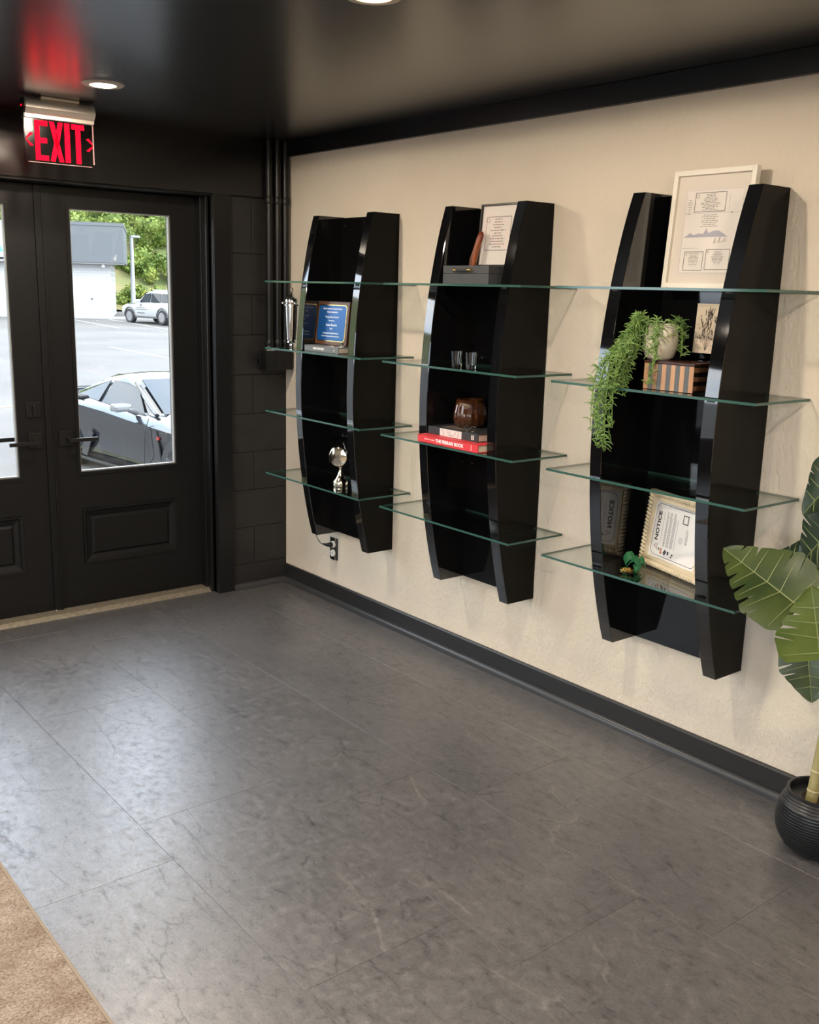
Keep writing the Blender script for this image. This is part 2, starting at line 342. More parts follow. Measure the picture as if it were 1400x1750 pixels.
# ---- doors
def door(name, x0, x1, hinge_right):
    """leaf between x0<x1, inner face at y=.13"""
    gx0, gx1 = (x0+.135, x1-.14) if hinge_right else (x0+.14, x1-.135)
    gz0, gz1, F, B = .692, 1.922, .13, .175
    b = MB()
    b.box(x0, gx0, F, B, .02, 2.015); b.box(gx1, x1, F, B, .02, 2.015); b.box(gx0, gx1, F, B, gz1, 2.015)
    b.box(gx0, gx1, F, B, .508, gz0); b.box(gx0, gx1, F, B, .02, .23); b.box(gx0, gx1, F+.014, B, .23, .508)
    d = st(b.build(name, m_door))
    # lower raised panel: sloping border, then field
    def rect(i, y): return [(gx0+i, y, .23+i), (gx1-i, y, .23+i), (gx1-i, y, .508-i), (gx0+i, y, .508-i)]
    rings = [rect(0, F-.006), rect(.012, F-.005), rect(.02, F+.006), rect(.042, F+.013), rect(.05, F+.004), rect(.055, F+.002)]
    vs = [p for r_ in rings for p in r_]; fs = []
    for i in range(len(rings)-1):
        for j in range(4): fs.append((i*4+j, i*4+(j+1) % 4, (i+1)*4+(j+1) % 4, (i+1)*4+j))
    n = (len(rings)-1)*4; fs.append((n, n+1, n+2, n+3)); mesh('raised_panel', vs, fs, m_door, d)
    # glazing bead ring
    for nm, mt, o_, yy in (('glazing_frame', m_door, .016, F-.006), ('glazing_bead', m_bead, .0, F+.004)):
        bb = MB(); t = .016 if nm == 'glazing_frame' else .006
        X0, X1, Z0, Z1 = gx0-o_, gx1+o_, gz0-o_, gz1+o_
        bb.box(X0, X0+t, yy, yy+.02, Z0, Z1).box(X1-t, X1, yy, yy+.02, Z0, Z1).box(X0+t, X1-t, yy, yy+.02, Z0, Z0+t).box(X0+t, X1-t, yy, yy+.02, Z1-t, Z1); bb.build(nm, mt, d)
    MB().box(gx0, gx1, .150, .156, gz0, gz1).build('glass_pane', m_pane, d)
    return d
d1 = door('door_1', -1.222, -.447, True)
d2 = door('door_2', -2.018, -1.242, False)
ast = MB().box(-1.248, -1.209, .118, .130, .02, 2.015, 0, .002).box(-1.218, -1.209, .112, .125, .02, 2.015, 0, .001).build('astragal', m_door, d1)
# lever handles
def lever(parent, cx, cz, sgn, dz):
    h = MB().box(cx-.034, cx+.034, .118, .131, cz-.037, cz+.037, 0, .003).build('door_handle', m_blackmetal, parent)
    b = MB().lathe([(.011, 0), (.011, .05)], 12, (cx+sgn*.005, .07, cz), axis='y')
    b.box(min(cx, cx+sgn*.135), max(cx, cx+sgn*.135), .066, .078, cz-.009+dz, cz+.009+dz, 0, .002)
    b.build('lever', m_blackmetal, h)
lever(d1, -1.153, .862, 1, -.004); lever(d2, -1.298, .862, -1, -.006)
MB().box(-1.333, -1.265, .119, .131, .972, 1.042, 0, .003).box(-1.305, -1.293, .10, .12, .985, 1.028, 0, .003).build('deadbolt', m_blackmetal, d2)
lv = MB().box(-1.45, -1.33, .20, .212, .852, .872, 0, .002).lathe([(.01, 0), (.01, .03)], 10, (-1.31, .18, .862), axis='y').box(-1.35, -1.30, .2, .212, .852, .872, 0, .002)
lv.build('outside_lever', m_blackmetal, d2)

# ---- conduits and junction box at the corner
for i, x in enumerate((-.128, -.078, -.032)):
    c_ = MB().lathe([(.0175, 1.275), (.0175, H-.002)], 14, (x, -.045, 0))
    for z in (1.29, 2.0): c_.lathe([(.021, z), (.023, z+.005), (.023, z+.03), (.021, z+.035)], 14, (x, -.045, 0))
    o = autosmooth(c_.build('conduit', m_trim))
    tag(o, ['black painted conduit pipe by the corner, nearest the door', 'black painted conduit pipe, middle of the three', 'black painted conduit pipe tight against the cream wall corner'][i], 'pipe', 'conduit pipes above the junction box')
jb = thing('junction_box', 'black painted electrical junction box low on the conduit pipes in the corner', 'electrical box', (-.095, -.022, 1.172))
MB().box(-.078, .082, -.062, .016, 0, .1, 0, .003).build('box_body', m_trim, jb)
for x in (-.05, -.005, .04): MB().box(x, x+.006, -.066, -.060, .03, .075).build('vent_slot', m_mortar, jb)
MB().lathe([(.012, 0), (.014, .01), (.006, .014)], 10, (-.1, -.02, .045), axis='x').box(-.1, -.078, -.03, -.01, .01, .09, 0, .003).build('side_knob', m_blackmetal, jb)
MB().tube([(-.055, -.04, .1), (-.055, -.04, .118), (-.03, -.04, .121), (-.03, -.04, .1)], .004, 6).box(-.065, -.02, -.052, -.03, .1, .106).build('latch', m_chrome, jb)

# ---- ceiling lights
def downlight(x, y, label, lit=True):
    t = thing('ceiling_light', label, 'light', (x, y, H), group='round recessed ceiling lights')
    autosmooth(MB().lathe([(.046, -.001), (.05, -.006), (.072, -.005), (.078, 0)], 32).build('trim_ring', m_ringtrim, t))
    autosmooth(MB().lathe([(.0001, -.010), (.02, -.0095), (.038, -.0075), (.047, -.0042)], 28).build('lens', m_lens, t))
    la = bpy.data.lights.new('downlight', 'SPOT'); la.shadow_soft_size = .035; la.spot_size = math.radians(176); la.spot_blend = .04; la.energy = LAMP_WATTS; la.color = (1, .86, .69)
    lo = bpy.data.objects.new('downlight', la); COL.objects.link(lo); lo.parent = t; lo.location = (0, 0, -.05)
    l2 = bpy.data.lights.new('downlight_diffuser', 'AREA'); l2.shape = 'DISK'; l2.size = .09; l2.energy = LAMP_WATTS*.9; l2.color = (1, .86, .69)
    lo = bpy.data.objects.new('downlight_diffuser', l2); COL.objects.link(lo); lo.parent = t; lo.location = (0, 0, -.014)
    return t
downlight(-1.277, -.782, 'round recessed ceiling light beside the exit sign')
downlight(-1.24, -2.405, 'round recessed ceiling light half cut by the top of the photo')
for x, y, l in ((-1.2, -4.1, 'unseen round recessed ceiling light over the plant end of the room'), (-3.2, -.9, 'unseen round recessed ceiling light left of the doors'), (-3.2, -2.5, 'unseen round recessed ceiling light over the rug'),  # lights out of view, added along the ceiling grid to brighten the room
                (-3.2, -4.2, 'unseen round recessed ceiling light above the viewer'), (-1.2, -5.8, 'unseen round recessed ceiling light by the near wall on the shelf side'), (-3.2, -5.8, 'unseen round recessed ceiling light by the near wall away from the shelves')):
    downlight(x, y, l)

# ---- exit sign
ex = thing('exit_sign', 'red lit EXIT sign on a clear panel under a silver ceiling bar', 'exit sign', (-1.286, -.34, H))
MB().box(-.078, .078, -.03, .03, -.012, 0, 0, .003).build('canopy', m_steel, ex)
arc = [(-.024+.048*0, -.012)]
prof = [(-.02, -.012), (-.034, -.03), (-.036, -.048), (-.026, -.062), (-.024, -.066), (-.017, -.07), (-.015, -.083), (.015, -.083), (.017, -.07), (.026, -.062), (.036, -.045), (.03, -.025), (.02, -.012)]
autosmooth(MB().prism(prof, 'x', -.1405, .1405).build('housing', m_steel, ex))
ec = MB().prism([(p[0]*.96, p[1]*.99) for p in prof], 'x', -.146, -.1405); ec.lathe([(.004, 0), (.004, .004)], 8, (-.15, -.012, -.03), axis='x').lathe([(.004, 0), (.004, .004)], 8, (-.15, -.012, -.06), axis='x'); ec.build('end_cap', m_blackmetal, ex)
MB().sphere((-.152, -.012, -.042), .004, 8).build('indicator', m_red, ex)
ap = []
for cx, cz, a0 in ((.128, -.238, -90), (.128, -.09, 0), (-.128, -.09, 90), (-.128, -.238, 180)):
    for t in range(4): a = math.radians(a0+t*30); ap.append((cx+.012*math.cos(a), cz+.012*math.sin(a)))
MB().prism(ap, 'y', -.004, .004).build('acrylic_panel', m_signpanel, ex)
# edge glow line of the panel
eg = MB().box(.1385, .1405, -.0045, .0045, -.24, -.085).box(-.13, .13, -.0045, .0045, -.251, -.2495); eg.build('panel_edge', mat('lit_acrylic_edge', (.4, .25, .25), .2, emit=(1, .25, .25), estr=.12), ex)
def letter(polys, x, z, sx, sz):
    b = MB()
    for p in polys: b.prism([(x+a*sx, z+c_*sz) for a, c_ in p], 'y', -.0062, -.004)
    return b
EZ, EH = -.242, .152
letter([[(0, 0), (.36, 0), (.36, 1), (0, 1)], [(.36, .87), (1, .87), (1, 1), (.36, 1)], [(.36, .44), (.92, .44), (.92, .57), (.36, .57)], [(.36, 0), (1, 0), (1, .13), (.36, .13)]], -.101, EZ, .052, EH).build('letter', m_red, ex)
letter([[(.0, 0), (.34, 0), (.70, .5), (.34, .5)], [(.30, .5), (.66, .5), (.34, 1), (0, 1)], [(.66, 0), (1, 0), (.66, .5), (.36, .5)], [(.34, .5), (.70, .5), (1, 1), (.66, 1)]], -.042, EZ, .055, EH).build('letter', m_red, ex)
letter([[(0, 0), (1, 0), (1, 1), (0, 1)]], .019, EZ, .021, EH).build('letter', m_red, ex)
letter([[(.31, 0), (.69, 0), (.69, .87), (.31, .87)], [(0, .87), (1, .87), (1, 1), (0, 1)]], .048, EZ, .053, EH).build('letter', m_red, ex)
for sx in (1, -1):
    b = MB(); X = .137
    for sz in (1, -1): b.prism([(sx*X, -.165), (sx*(X-.029), -.165+sz*.022), (sx*(X-.018), -.165+sz*.026+0), (sx*(X-.0), -.165+sz*.003)][::1], 'y', -.0062, -.004)
    b.build('arrow', m_red, ex)

# =================================================================== SHELVING UNITS
ZB, ZT = .386, 1.924
SZ = (1.6226, 1.3051, .9969, .6847)
def unit(name, yL, yR, ysL, ysR, depth, label):
    t = thing('wall_shelf', label, 'shelving unit', (0, yL, ZB), group='black lacquer wall shelving units'); t.name = name
    hgt = ZT-ZB; N = 26; TH = .05
    def dep(s): return .145+(depth-.145)*(1-(2*s-1)**2)**.95
    for ya in (0, yR-yL+TH):
        vs = []; fs = []; fm = []
        for i in range(N+1):
            s = i/N; d = dep(s); z = s*hgt
            vs += [(-.002, ya, z), (-.002, ya-TH, z), (-d, ya-TH+.002, z), (-d, ya-.002, z), (-d+.002, ya-TH, z), (-d+.002, ya, z)]
        for i in range(N):
            a, b = i*6, (i+1)*6
            for p, q_, mi in ((1, 4, 1), (4, 2, 0), (2, 3, 0), (3, 5, 0), (5, 0, 1), (0, 1, 1)):
                fs.append((a+p, a+q_, b+q_, b+p)); fm.append(mi)
        fs += [(0, 5, 3, 2, 4, 1), tuple(N*6+j for j in (1, 4, 2, 3, 5, 0))]; fm += [1, 1]
        o = mesh('side_panel', vs, fs, [m_lacq, m_lacq_side], t, False, fm)
        if ya == 0: o.data.polygons.foreach_set('material_index', [0]*len(o.data.polygons))
        autosmooth(o, 20)
    W = yL-yR
    MB().box(-.018, -.004, -W+TH, -TH, 0, hgt-.004).build('back_panel', m_lacq_back, t)
    for yy, zz in ((-TH-.03, hgt-.04), (-W+TH+.04, .07), (-TH-.03, .5)):
        MB().lathe([(.0001, -.002), (.004, -.002), (.005, 0)], 10, (-.018, yy, zz), axis='x').build('screw', m_chrome, t)
    # glass shelves
    for z in SZ:
        zz = z-ZB; T = .008; a, b, x0, x1 = ysR-yL, ysL-yL, -.297, -.022
        # centre tongue meets the back panel; the wings outside run to the wall
        pr = [(x0, a), (x0, b), (-.004, b), (-.004, .003), (-.0185, .003), (-.0185, -W-.003), (-.004, -W-.003), (-.004, a)]
        n = len(pr); vs = [(p[0], p[1], zz-T) for p in pr]+[(p[0], p[1], zz) for p in pr]
        fs = [tuple(range(n))[::-1], tuple(range(n, 2*n))]+[(i, (i+1) % n, n+(i+1) % n, n+i) for i in range(n)]
        o = mesh('glass_shelf', vs, fs, [m_shelf, m_shelfedge], t, False, [0, 0]+[1]*n)
        d = dep(zz/hgt)
        for yy in (-.025, -W+.025):
            MB().box(-d-.004, -d+.01, yy-.012, yy+.012, zz-T-.006, zz-T).build('shelf_clip', m_blackmetal, o)
    return t
u1 = unit('wall_shelf', -.474, -.951, -.2836, -1.078, .243, 'black lacquer wall shelving unit with blue plaque, furthest into the corner')
u2 = unit('wall_shelf', -1.428, -1.887, -1.2311, -2.0254, .252, 'black lacquer wall shelving unit with red book and shot glasses, middle one')
u3 = unit('wall_shelf', -2.372, -2.8505, -2.1952, -2.9895, .276, 'black lacquer wall shelving unit with trailing plant and white frame, closest to the pot')

# ------------------------------------------------------------------ printed things
m_ink = mat('black_ink', (.02, .02, .022), .6); m_grey = mat('grey_ink', (.22, .21, .21), .6)
m_paper = mat('white_paper', (.78, .75, .72), .6); m_mat = mat('white_mat_board', (.72, .68, .62), .65)
m_whiteframe = mat('white_frame_paint', (.74, .69, .60), .4)
m_lav = mat('lavender_ink', (.42, .42, .50), .6)
R90 = -PI/2
def bars(b, x0, x1, z0, n, lh, th, y, seed, centre=True, fill=.75, wmin=.35):
    """rows of small printed words, top row at z0"""
    r = random.Random(seed)
    for i in range(n):
        wd = (x1-x0)*r.uniform(wmin, 1)*fill/.75*.9; wd = min(wd, x1-x0); s = (x0+x1)/2-wd/2 if centre else x0; x = s
        while x < s+wd-1e-4:
            ww = min(r.uniform(.006, .02)*(x1-x0)/.1, s+wd-x); b.quad(x, x+ww*.85, z0-i*lh-th, z0-i*lh, y); x += ww+.0011*(x1-x0)/.1
    return b
def outline(b, x0, x1, z0, z1, t, y, mi=0):
    b.quad(x0, x1, z0, z0+t, y, mi).quad(x0, x1, z1-t, z1, y, mi).quad(x0, x0+t, z0, z1, y, mi).quad(x1-t, x1, z0, z1, y, mi); return b
def ring(b, cx, cz, r, t, y, n=28):
    vs = []; fs = []
    for i in range(n):
        a = 2*PI*i/n
        for rr in (r, r-t): vs.append((cx+rr*math.cos(a), y, cz+rr*math.sin(a)))
    for i in range(n): j = (i+1) % n; fs.append((2*i, 2*j, 2*j+1, 2*i+1))
    return b.add(vs, fs)
def frame(root, w_, h_, fwd, depth, m, mmat, name='frame'):
    b = MB()
    for x0, x1, z0, z1 in ((0, fwd, 0, h_), (w_-fwd, w_, 0, h_), (fwd, w_-fwd, 0, fwd), (fwd, w_-fwd, h_-fwd, h_)): b.box(x0, x1, -depth, 0, z0, z1, 0, .0012)
    b.build(name, m, root)
    MB().box(fwd*.6, w_-fwd*.6, -depth*.45, -.001, fwd*.6, h_-fwd*.6).build('backing', mmat, root)
    MB().box(fwd*.9, w_-fwd*.9, -depth*.8, -depth*.76, fwd*.9, h_-fwd*.9).build('glazing', m_acryl, root)

# white frame of certificates, unit 3 top shelf
W_, H_ = .302, .368
wfm = thing('picture_frame', 'large white framed set of certificates leaning on the top glass shelf', 'picture frame', (-.062, -2.465, 1.6232), (-.076, 0, R90), 'framed papers on the shelves')
frame(wfm, W_, H_, .016, .022, m_whiteframe, m_mat)
yp = -.0105
doc = MB().box(.05, .264, yp, yp+.0005, .046, .308).build('document', m_paper, wfm)
b = MB(); y2 = yp-.0006
outline(b, .085, .200, .238, .298, .0016, y2); ring(b, .094, .286, .006, .0012, y2)
outline(b, .068, .141, .056, .115, .0016, y2); outline(b, .150, .238, .058, .122, .0016, y2); ring(b, .076, .107, .003, .001, y2); ring(b, .158, .114, .003, .001, y2)
b.build('printed_border', m_ink, doc)
b = MB(); bars(b, .100, .188, .292, 12, .0043, .0017, y2, 3); bars(b, .112, .185, .229, 7, .0058, .0017, y2, 5); bars(b, .080, .130, .110, 9, .0042, .0014, y2, 6); bars(b, .166, .224, .116, 9, .0042, .0014, y2, 8)
bars(b, .056, .078, .276, 7, .007, .0017, y2, 9); b.quad(.213, .2137, .243, .29, y2); b.quad(.222, .23, .232, .235, y2)
o = b.build('printed_text', m_grey, doc); o['kind'] = 'stuff'
b = MB(); ring(b, .105, .086, .016, .0006, y2); ring(b, .195, .092, .016, .0006, y2); outline(b, .052, .262, .048, .306, .0006, y2-.0001); b.quad(.052, .262, .234, .2346, y2); b.quad(.056, .12, .126, .1266, y2)
sg = [(.172, .138), (.178, .158), (.176, .142), (.19, .147), (.195, .159), (.193, .141), (.205, .145), (.215, .157), (.211, .143), (.222, .149)]
b.tube([(x, y2, z) for x, z in sg], .0005, 4); b.build('signature', m_grey, doc)
ms = [(.056, .160), (.07, .166), (.08, .174), (.095, .167), (.115, .172), (.13, .17), (.14, .187), (.15, .172), (.165, .178), (.185, .180), (.2, .173), (.222, .160)]
MB().prism(ms, 'y', y2-.0001, y2).build('mountain_print', m_lav, doc)

# black framed certificate, unit 2 top shelf, on the grey box
cf = thing('picture_frame', 'black framed certificate leaning above the charcoal box', 'picture frame', (-.078, -1.564, 1.6918), (-.085, 0, R90), 'framed papers on the shelves')
frame(cf, .225, .238, .007, .016, mat('black_frame', (.012, .010, .010), .3), m_paper)
b = MB(); y2 = -.0082; outline(b, .032, .17, .062, .19, .0018, y2); b.build('printed_border', m_ink, cf); ring(MB(), .042, .176, .008, .0012, y2, 20).build('printed_seal', m_ink, cf)
b = MB(); bars(b, .05, .15, .182, 11, .0105, .0032, y2, 21); o = b.build('printed_text', m_grey, cf); o['kind'] = 'stuff'

# charcoal box with gold-ended handle
m_boxgrey = mat('charcoal_leatherette', (.052, .054, .058), .45); m_boxdark = mat('dark_leatherette', (.02, .02, .021), .5)
bx = thing('keepsake_box', 'charcoal lidded box with gold ended handle below the black framed certificate', 'box', (-.235, -1.533, 1.6232), (0, 0, R90))
MB().box(0, .26, 0, .19, 0, .038, 0, .001).build('box_base', m_boxgrey, bx); MB().box(0, .26, 0, .19, .0392, .0685, 0, .001).build('lid', m_boxgrey, bx)
hd = MB().box(.085, .155, -.014, -.004, .047, .057, 0, .002).build('handle', m_boxdark, bx)
for x in (.072, .152): autosmooth(MB().lathe([(.0065, 0), (.0065, .018)], 12, (x, -.008, .052), axis='x').build('handle_end', m_brass, hd))

# carved wooden baton leaning on the frame
rk = thing('wooden_baton', 'carved reddish wooden baton leaning against the black framed certificate', 'wood ornament', (-.115, -1.562, 1.692), (0, 0, R90))
m_wood = noisy('red_wood', (.13, .018, .008), (.30, .085, .02), 30, .35, .2, 60, stretch=(1, 1, .2))
autosmooth(MB().tube([(.012, 0, 0), (.016, .002, .03), (.022, .006, .07), (.030, .012, .105), (.036, .016, .125), (.038, .018, .134)], [.009, .012, .0125, .013, .011, .004], 10).build('shaft', m_wood, rk), 60)
autosmooth(MB().tube([(.002, -.006, .0), (.006, -.004, .03), (.014, .0, .07)], [.006, .008, .003], 8).build('grip', mat('dark_wood', (.10, .03, .012), .4), rk), 60)

# shot glasses
def shot(x, y, label):
    o = MB().lathe([(.0165, 0), (.0185, .002), (.0235, .064), (.0225, .064), (.0180, .016), (.0001, .014)], 28).build('shot_glass', m_tumbler)
    autosmooth(o, 40); o.location = (x, y, SZ[1]+.0004); tag(o, label, 'glass', 'shot glasses'); return o
shot(-.255, -1.655, 'clear shot glass, the one further from the potted plant end'); shot(-.255, -1.738, 'clear shot glass, the one closer to the right panel')

# books
m_page = noisy('page_edges', (.50, .42, .32), (.62, .54, .42), 3, .8, stretch=(1, 1, 400))
def book(label, loc, rot, ln, dp, th_, mcov, rounded=True):
    t = thing('book', label, 'book', loc, rot)
    MB().box(0, ln, 0, dp, 0, .0028, 0, .0008).box(0, ln, 0, dp, th_-.0028, th_, 0, .0008).box(0, ln, 0, .004, 0, th_, 0, .001).build('cover', mcov, t)
    MB().box(.003, ln-.003, .003, dp-.003, .0028, th_-.0028).build('pages', m_page, t); return t
m_bred = mat('red_cloth', (.62, .035, .045), .5); m_bgrey = mat('dark_book_cover', (.035, .037, .04), .3); m_bgrey2 = mat('grey_book_cover', (.13, .14, .145), .35)
rb = book('thick red hardcover book lying under the dark book, white title', (-.292, -1.474, SZ[2]+.0004), (0, 0, R90), .36, .255, .030, m_bred)
text('title', 'THE FERRARI BOOK', .0185, mat('white_ink', (.85, .82, .80), .5), rb, (.195, -.0004, .0155), bold=.0006)
text('subtitle', 'PASSION FOR DESIGN', .0065, bpy.data.materials['white_ink'], rb, (.075, -.0004, .0155)); MB().box(.322, .3235, -.0006, 0, .004, .026).build('spine_rule', bpy.data.materials['white_ink'], rb)
kb = book('dark book with pale sketch on its spine, under the amber bowl', (-.245, -1.482, SZ[2]+.0308), (0, 0, R90), .30, .205, .031, m_bgrey)
m_cream = mat('cream_print', (.62, .58, .55), .5)
MB().box(.075, .205, -.0008, 0, .001, .030).build('spine_picture', m_cream, kb)
b = MB(); ring(b, .145, .036, .030, .0012, -.001, 40); b.quad(.14, .144, .006, .010, -.001)
b.v = [(x, y, min(max(z, .002), .029)) for x, y, z in b.v]; b.tube([(.13, -.001, .024), (.136, -.001, .016)], .0006, 4).tube([(.09, -.001, .028), (.10, -.001, .004)], .0005, 4).tube([(.19, -.001, .028), (.182, -.001, .004)], .0005, 4).build('sketch_lines', m_ink, kb)
MB().box(.262, .277, -.0008, 0, .007, .024).build('spine_logo', m_cream, kb); MB().box(.266, .271, -.0012, 0, .017, .021).box(.266, .271, -.0012, 0, .010, .014).build('logo_print', m_ink, kb)
MB().box(0.05, .17, .03, .13, .0312, .0318).build('cover_picture', noisy('cover_print', (.07, .055, .05), (.22, .17, .14), 40, .3), kb)
wb = book('grey book lying under the blue plaque, white spine title', (-.245, -.556, SZ[1]+.0004), (0, 0, R90), .280, .19, .027, m_bgrey2)
text('title', 'RARE WATCHES', .0125, bpy.data.materials['white_ink'], wb, (.118, -.0004, .0135), sx=.9, bold=.0005, spacing=1.1)
MB().box(.243, .2445, -.0006, 0, .008, .019).box(.2445, .250, -.0006, 0, .011, .0145).build('spine_logo', bpy.data.materials['white_ink'], wb)

# amber ribbed bowl
vs = []; fs = []; prof = [(.036, 0), (.050, .004), (.061, .018), (.0645, .036), (.0625, .06), (.057, .085), (.052, .112), (.049, .112), (.054, .084), (.059, .06), (.060, .036), (.056, .020), (.045, .009), (.0005, .008)]
n = 96
for r_, z in prof:
    for j in range(n):
        a = 2*PI*j/n; rr = r_*(1+.075*abs(math.cos(7*a)) * (1 if r_ > .035 else 0)); vs.append((rr*math.cos(a), rr*math.sin(a), z))
for i in range(len(prof)-1):
    for j in range(n): fs.append((i*n+j, i*n+(j+1) % n, (i+1)*n+(j+1) % n, (i+1)*n+j))
fs.append(tuple(range(n))[::-1]); bw = mesh('glass_bowl', vs, fs, m_amber, None, True); bw.location = (-.122, -1.597, SZ[2]+.0626)
tag(bw, 'ribbed amber glass bowl standing on the dark book', 'bowl')
# folded glasses on the book
sg_ = thing('eyeglasses', 'small metal framed eyeglasses lying on the dark book in front of the bowl', 'glasses', (-.215, -1.70, SZ[2]+.0622), (0, 0, R90+.3))
MB().tube([(.012*math.cos(a*PI/8)-.014, .002, .011+.010*math.sin(a*PI/8)) for a in range(17)], .0011, 6).tube([(.012*math.cos(a*PI/8)+.014, .002, .011+.010*math.sin(a*PI/8)) for a in range(17)], .0011, 6).build('rims', m_chrome, sg_)
MB().tube([(-.026, .002, .013), (-.024, .05, .003)], .0009, 6).build('temple', m_chrome, sg_); MB().tube([(.026, .002, .013), (.02, .05, .003)], .0009, 6).build('temple', m_chrome, sg_)

# blue plaque
pq = thing('award_plaque', 'blue award plaque with gold edge on dark wood above the grey book', 'plaque', (-.15, -.517, SZ[1]+.0278), (-.11, 0, R90))
MB().box(0, .262, -.014, 0, 0, .201, 0, .002).build('board', noisy('walnut', (.06, .022, .012), (.11, .045, .025), 20, .3, stretch=(1, 1, .2)), pq)
def ch(x0, x1, z0, z1, c_): return [(x0+c_, z0), (x1-c_, z0), (x1, z0+c_), (x1, z1-c_), (x1-c_, z1), (x0+c_, z1), (x0, z1-c_), (x0, z0+c_)]
MB().prism(ch(.016, .246, .016, .186, .012), 'y', -.0155, -.014).build('gold_edge', m_brass, pq)
MB().prism(ch(.020, .242, .020, .182, .011), 'y', -.0162, -.0155).build('blue_plate', mat('blue_metal_plate', (.006, .085, .30), .22, metal=.35, spec=.6), pq)
m_silver = mat('silver_lettering', (.75, .78, .82), .4)
for i, (tx, sz, z) in enumerate((('North Georgia Technical College', .0115, .167), ('Alumni Association', .0115, .152), ('Young Alumni Award', .0125, .129), ('Presented to', .009, .112), ('Carlos Brandon', .0145, .092), ('2023', .010, .075), ('In Recognition of Distinguished Service', .0082, .054), ('In Your Profession and Community Service', .0082, .040))):
    text('engraved_line', tx, sz, m_silver, pq, (.131, -.0164, z), bold=.0002)
tr = thing('metal_trinket', 'small shiny metal trinket lying on the grey book before the plaque', 'trinket', (-.205, -.80, SZ[1]+.0276), (0, 0, R90))
autosmooth(MB().tube([(.010*math.cos(a*PI/8), .0, .011+.010*math.sin(a*PI/8)) for a in range(17)], .003, 8).build('ring', m_goldchrome, tr)); MB().tube([(.009, 0, .02), (.013, .003, .009), (.012, .006, .002)], .0025, 8).sphere((.0, 0, .012), .004, 8).build('charm', m_chrome, tr)
cn = thing('coin_stack', 'pair of small brown coins lying on the grey book left of the trinket', 'coins', (-.215, -.745, SZ[1]+.0276))
for dx in (0, .018): MB().lathe([(.0085, 0), (.0085, .004)], 18, (0, -dx, 0)).build('coin', m_goldchrome, cn)

# chrome urn, unit 1, left end of second shelf
ur = thing('chrome_urn', 'tall chrome lidded urn at the corner end of the glass shelf', 'urn', (-.20, -.372, SZ[1]+.0004))
autosmooth(MB().lathe([(.012, 0), (.016, .006), (.010, .014), (.018, .02), (.024, .026), (.022, .034), (.027, .04), (.028, .046)], 24).build('foot', m_chrome, ur), 50)
autosmooth(MB().lathe([(.026, .046), (.030, .1), (.034, .19), (.034, .197)], 24).build('body', m_chrome, ur), 50)
autosmooth(MB().lathe([(.034, .197), (.040, .2), (.040, .208), (.033, .212), (.036, .222), (.030, .236), (.016, .25), (.006, .256), (.004, .262)], 24).build('lid', m_chrome, ur), 50)
MB().tube([(.0, .010*math.cos(a*PI/8), .273+.012*math.sin(a*PI/8)) for a in range(17)], .0028, 8).build('lid_ring', m_chrome, ur)
for a in (.4, 2.5, 4.6): MB().sphere((.041*math.cos(a), .041*math.sin(a), .215), .008, 10).build('knob', m_chrome, ur)

# chrome desk clock, unit 1 lower shelf
ck = thing('desk_clock', 'shiny chrome table clock with white dial on a flared stand', 'clock', (-.185, -.778, SZ[3]+.0004), (0, 0, math.radians(-62)))
autosmooth(MB().lathe([(.034, 0), (.036, .004), (.036, .022), (.028, .032), (.014, .05), (.009, .07), (.008, .085), (.011, .092)], 28).build('stand', m_goldchrome, ck), 40)
autosmooth(MB().lathe([(.0001, .032), (.020, .028), (.034, .016), (.040, .0), (.0395, -.016), (.044, -.022), (.046, -.030), (.040, -.033)], 32, (0, 0, .142), axis='y').build('case', m_goldchrome, ck), 40)
dl = MB().lathe([(.0001, -.031), (.0395, -.031)], 32, (0, 0, .142), axis='y').build('dial', m_white, ck)
b = MB()
for i in range(12):
    a = i*PI/6; b.box(.033*math.cos(a)-.0015, .033*math.cos(a)+.0015, -.0322, -.0312, .142+.033*math.sin(a)-.0015, .142+.033*math.sin(a)+.0015)
b.tube([(0, -.033, .142), (.012, -.033, .16)], .0012, 5).tube([(0, -.033, .142), (-.006, -.033, .168)], .0009, 5).build('hands', m_ink, ck)
MB().tube([(.0+.001, .030, .19+.004), (.0, .042, .185), (.0, .052, .165), (0, .054, .14), (0, .048, .11), (0, .03, .093), (0, .004, .088)], .0035, 8).sphere((0, .030, .198), .006, 10).build('bracket', m_chrome, ck)
ct = thing('price_tag', 'small white card propped behind the table clock stand', 'card', (-.135, -.83, SZ[3]+.0004), (0, 0, R90))
MB().add([(-.03, 0, 0), (.03, 0, 0), (.03, .012, .03), (-.03, .012, .03), (-.03, .001, 0), (.03, .001, 0), (.03, .013, .03), (-.03, .013, .03)], [(0, 1, 2, 3), (7, 6, 5, 4), (0, 4, 5, 1), (1, 5, 6, 2), (2, 6, 7, 3), (3, 7, 4, 0)]).build('card', m_paper, ct)
MB().tube([(.0, .012, .03), (-.005, .008, .05), (.003, .004, .062), (.009, .006, .05), (.002, .012, .031)], .0015, 6).build('string', m_chrome, ct)

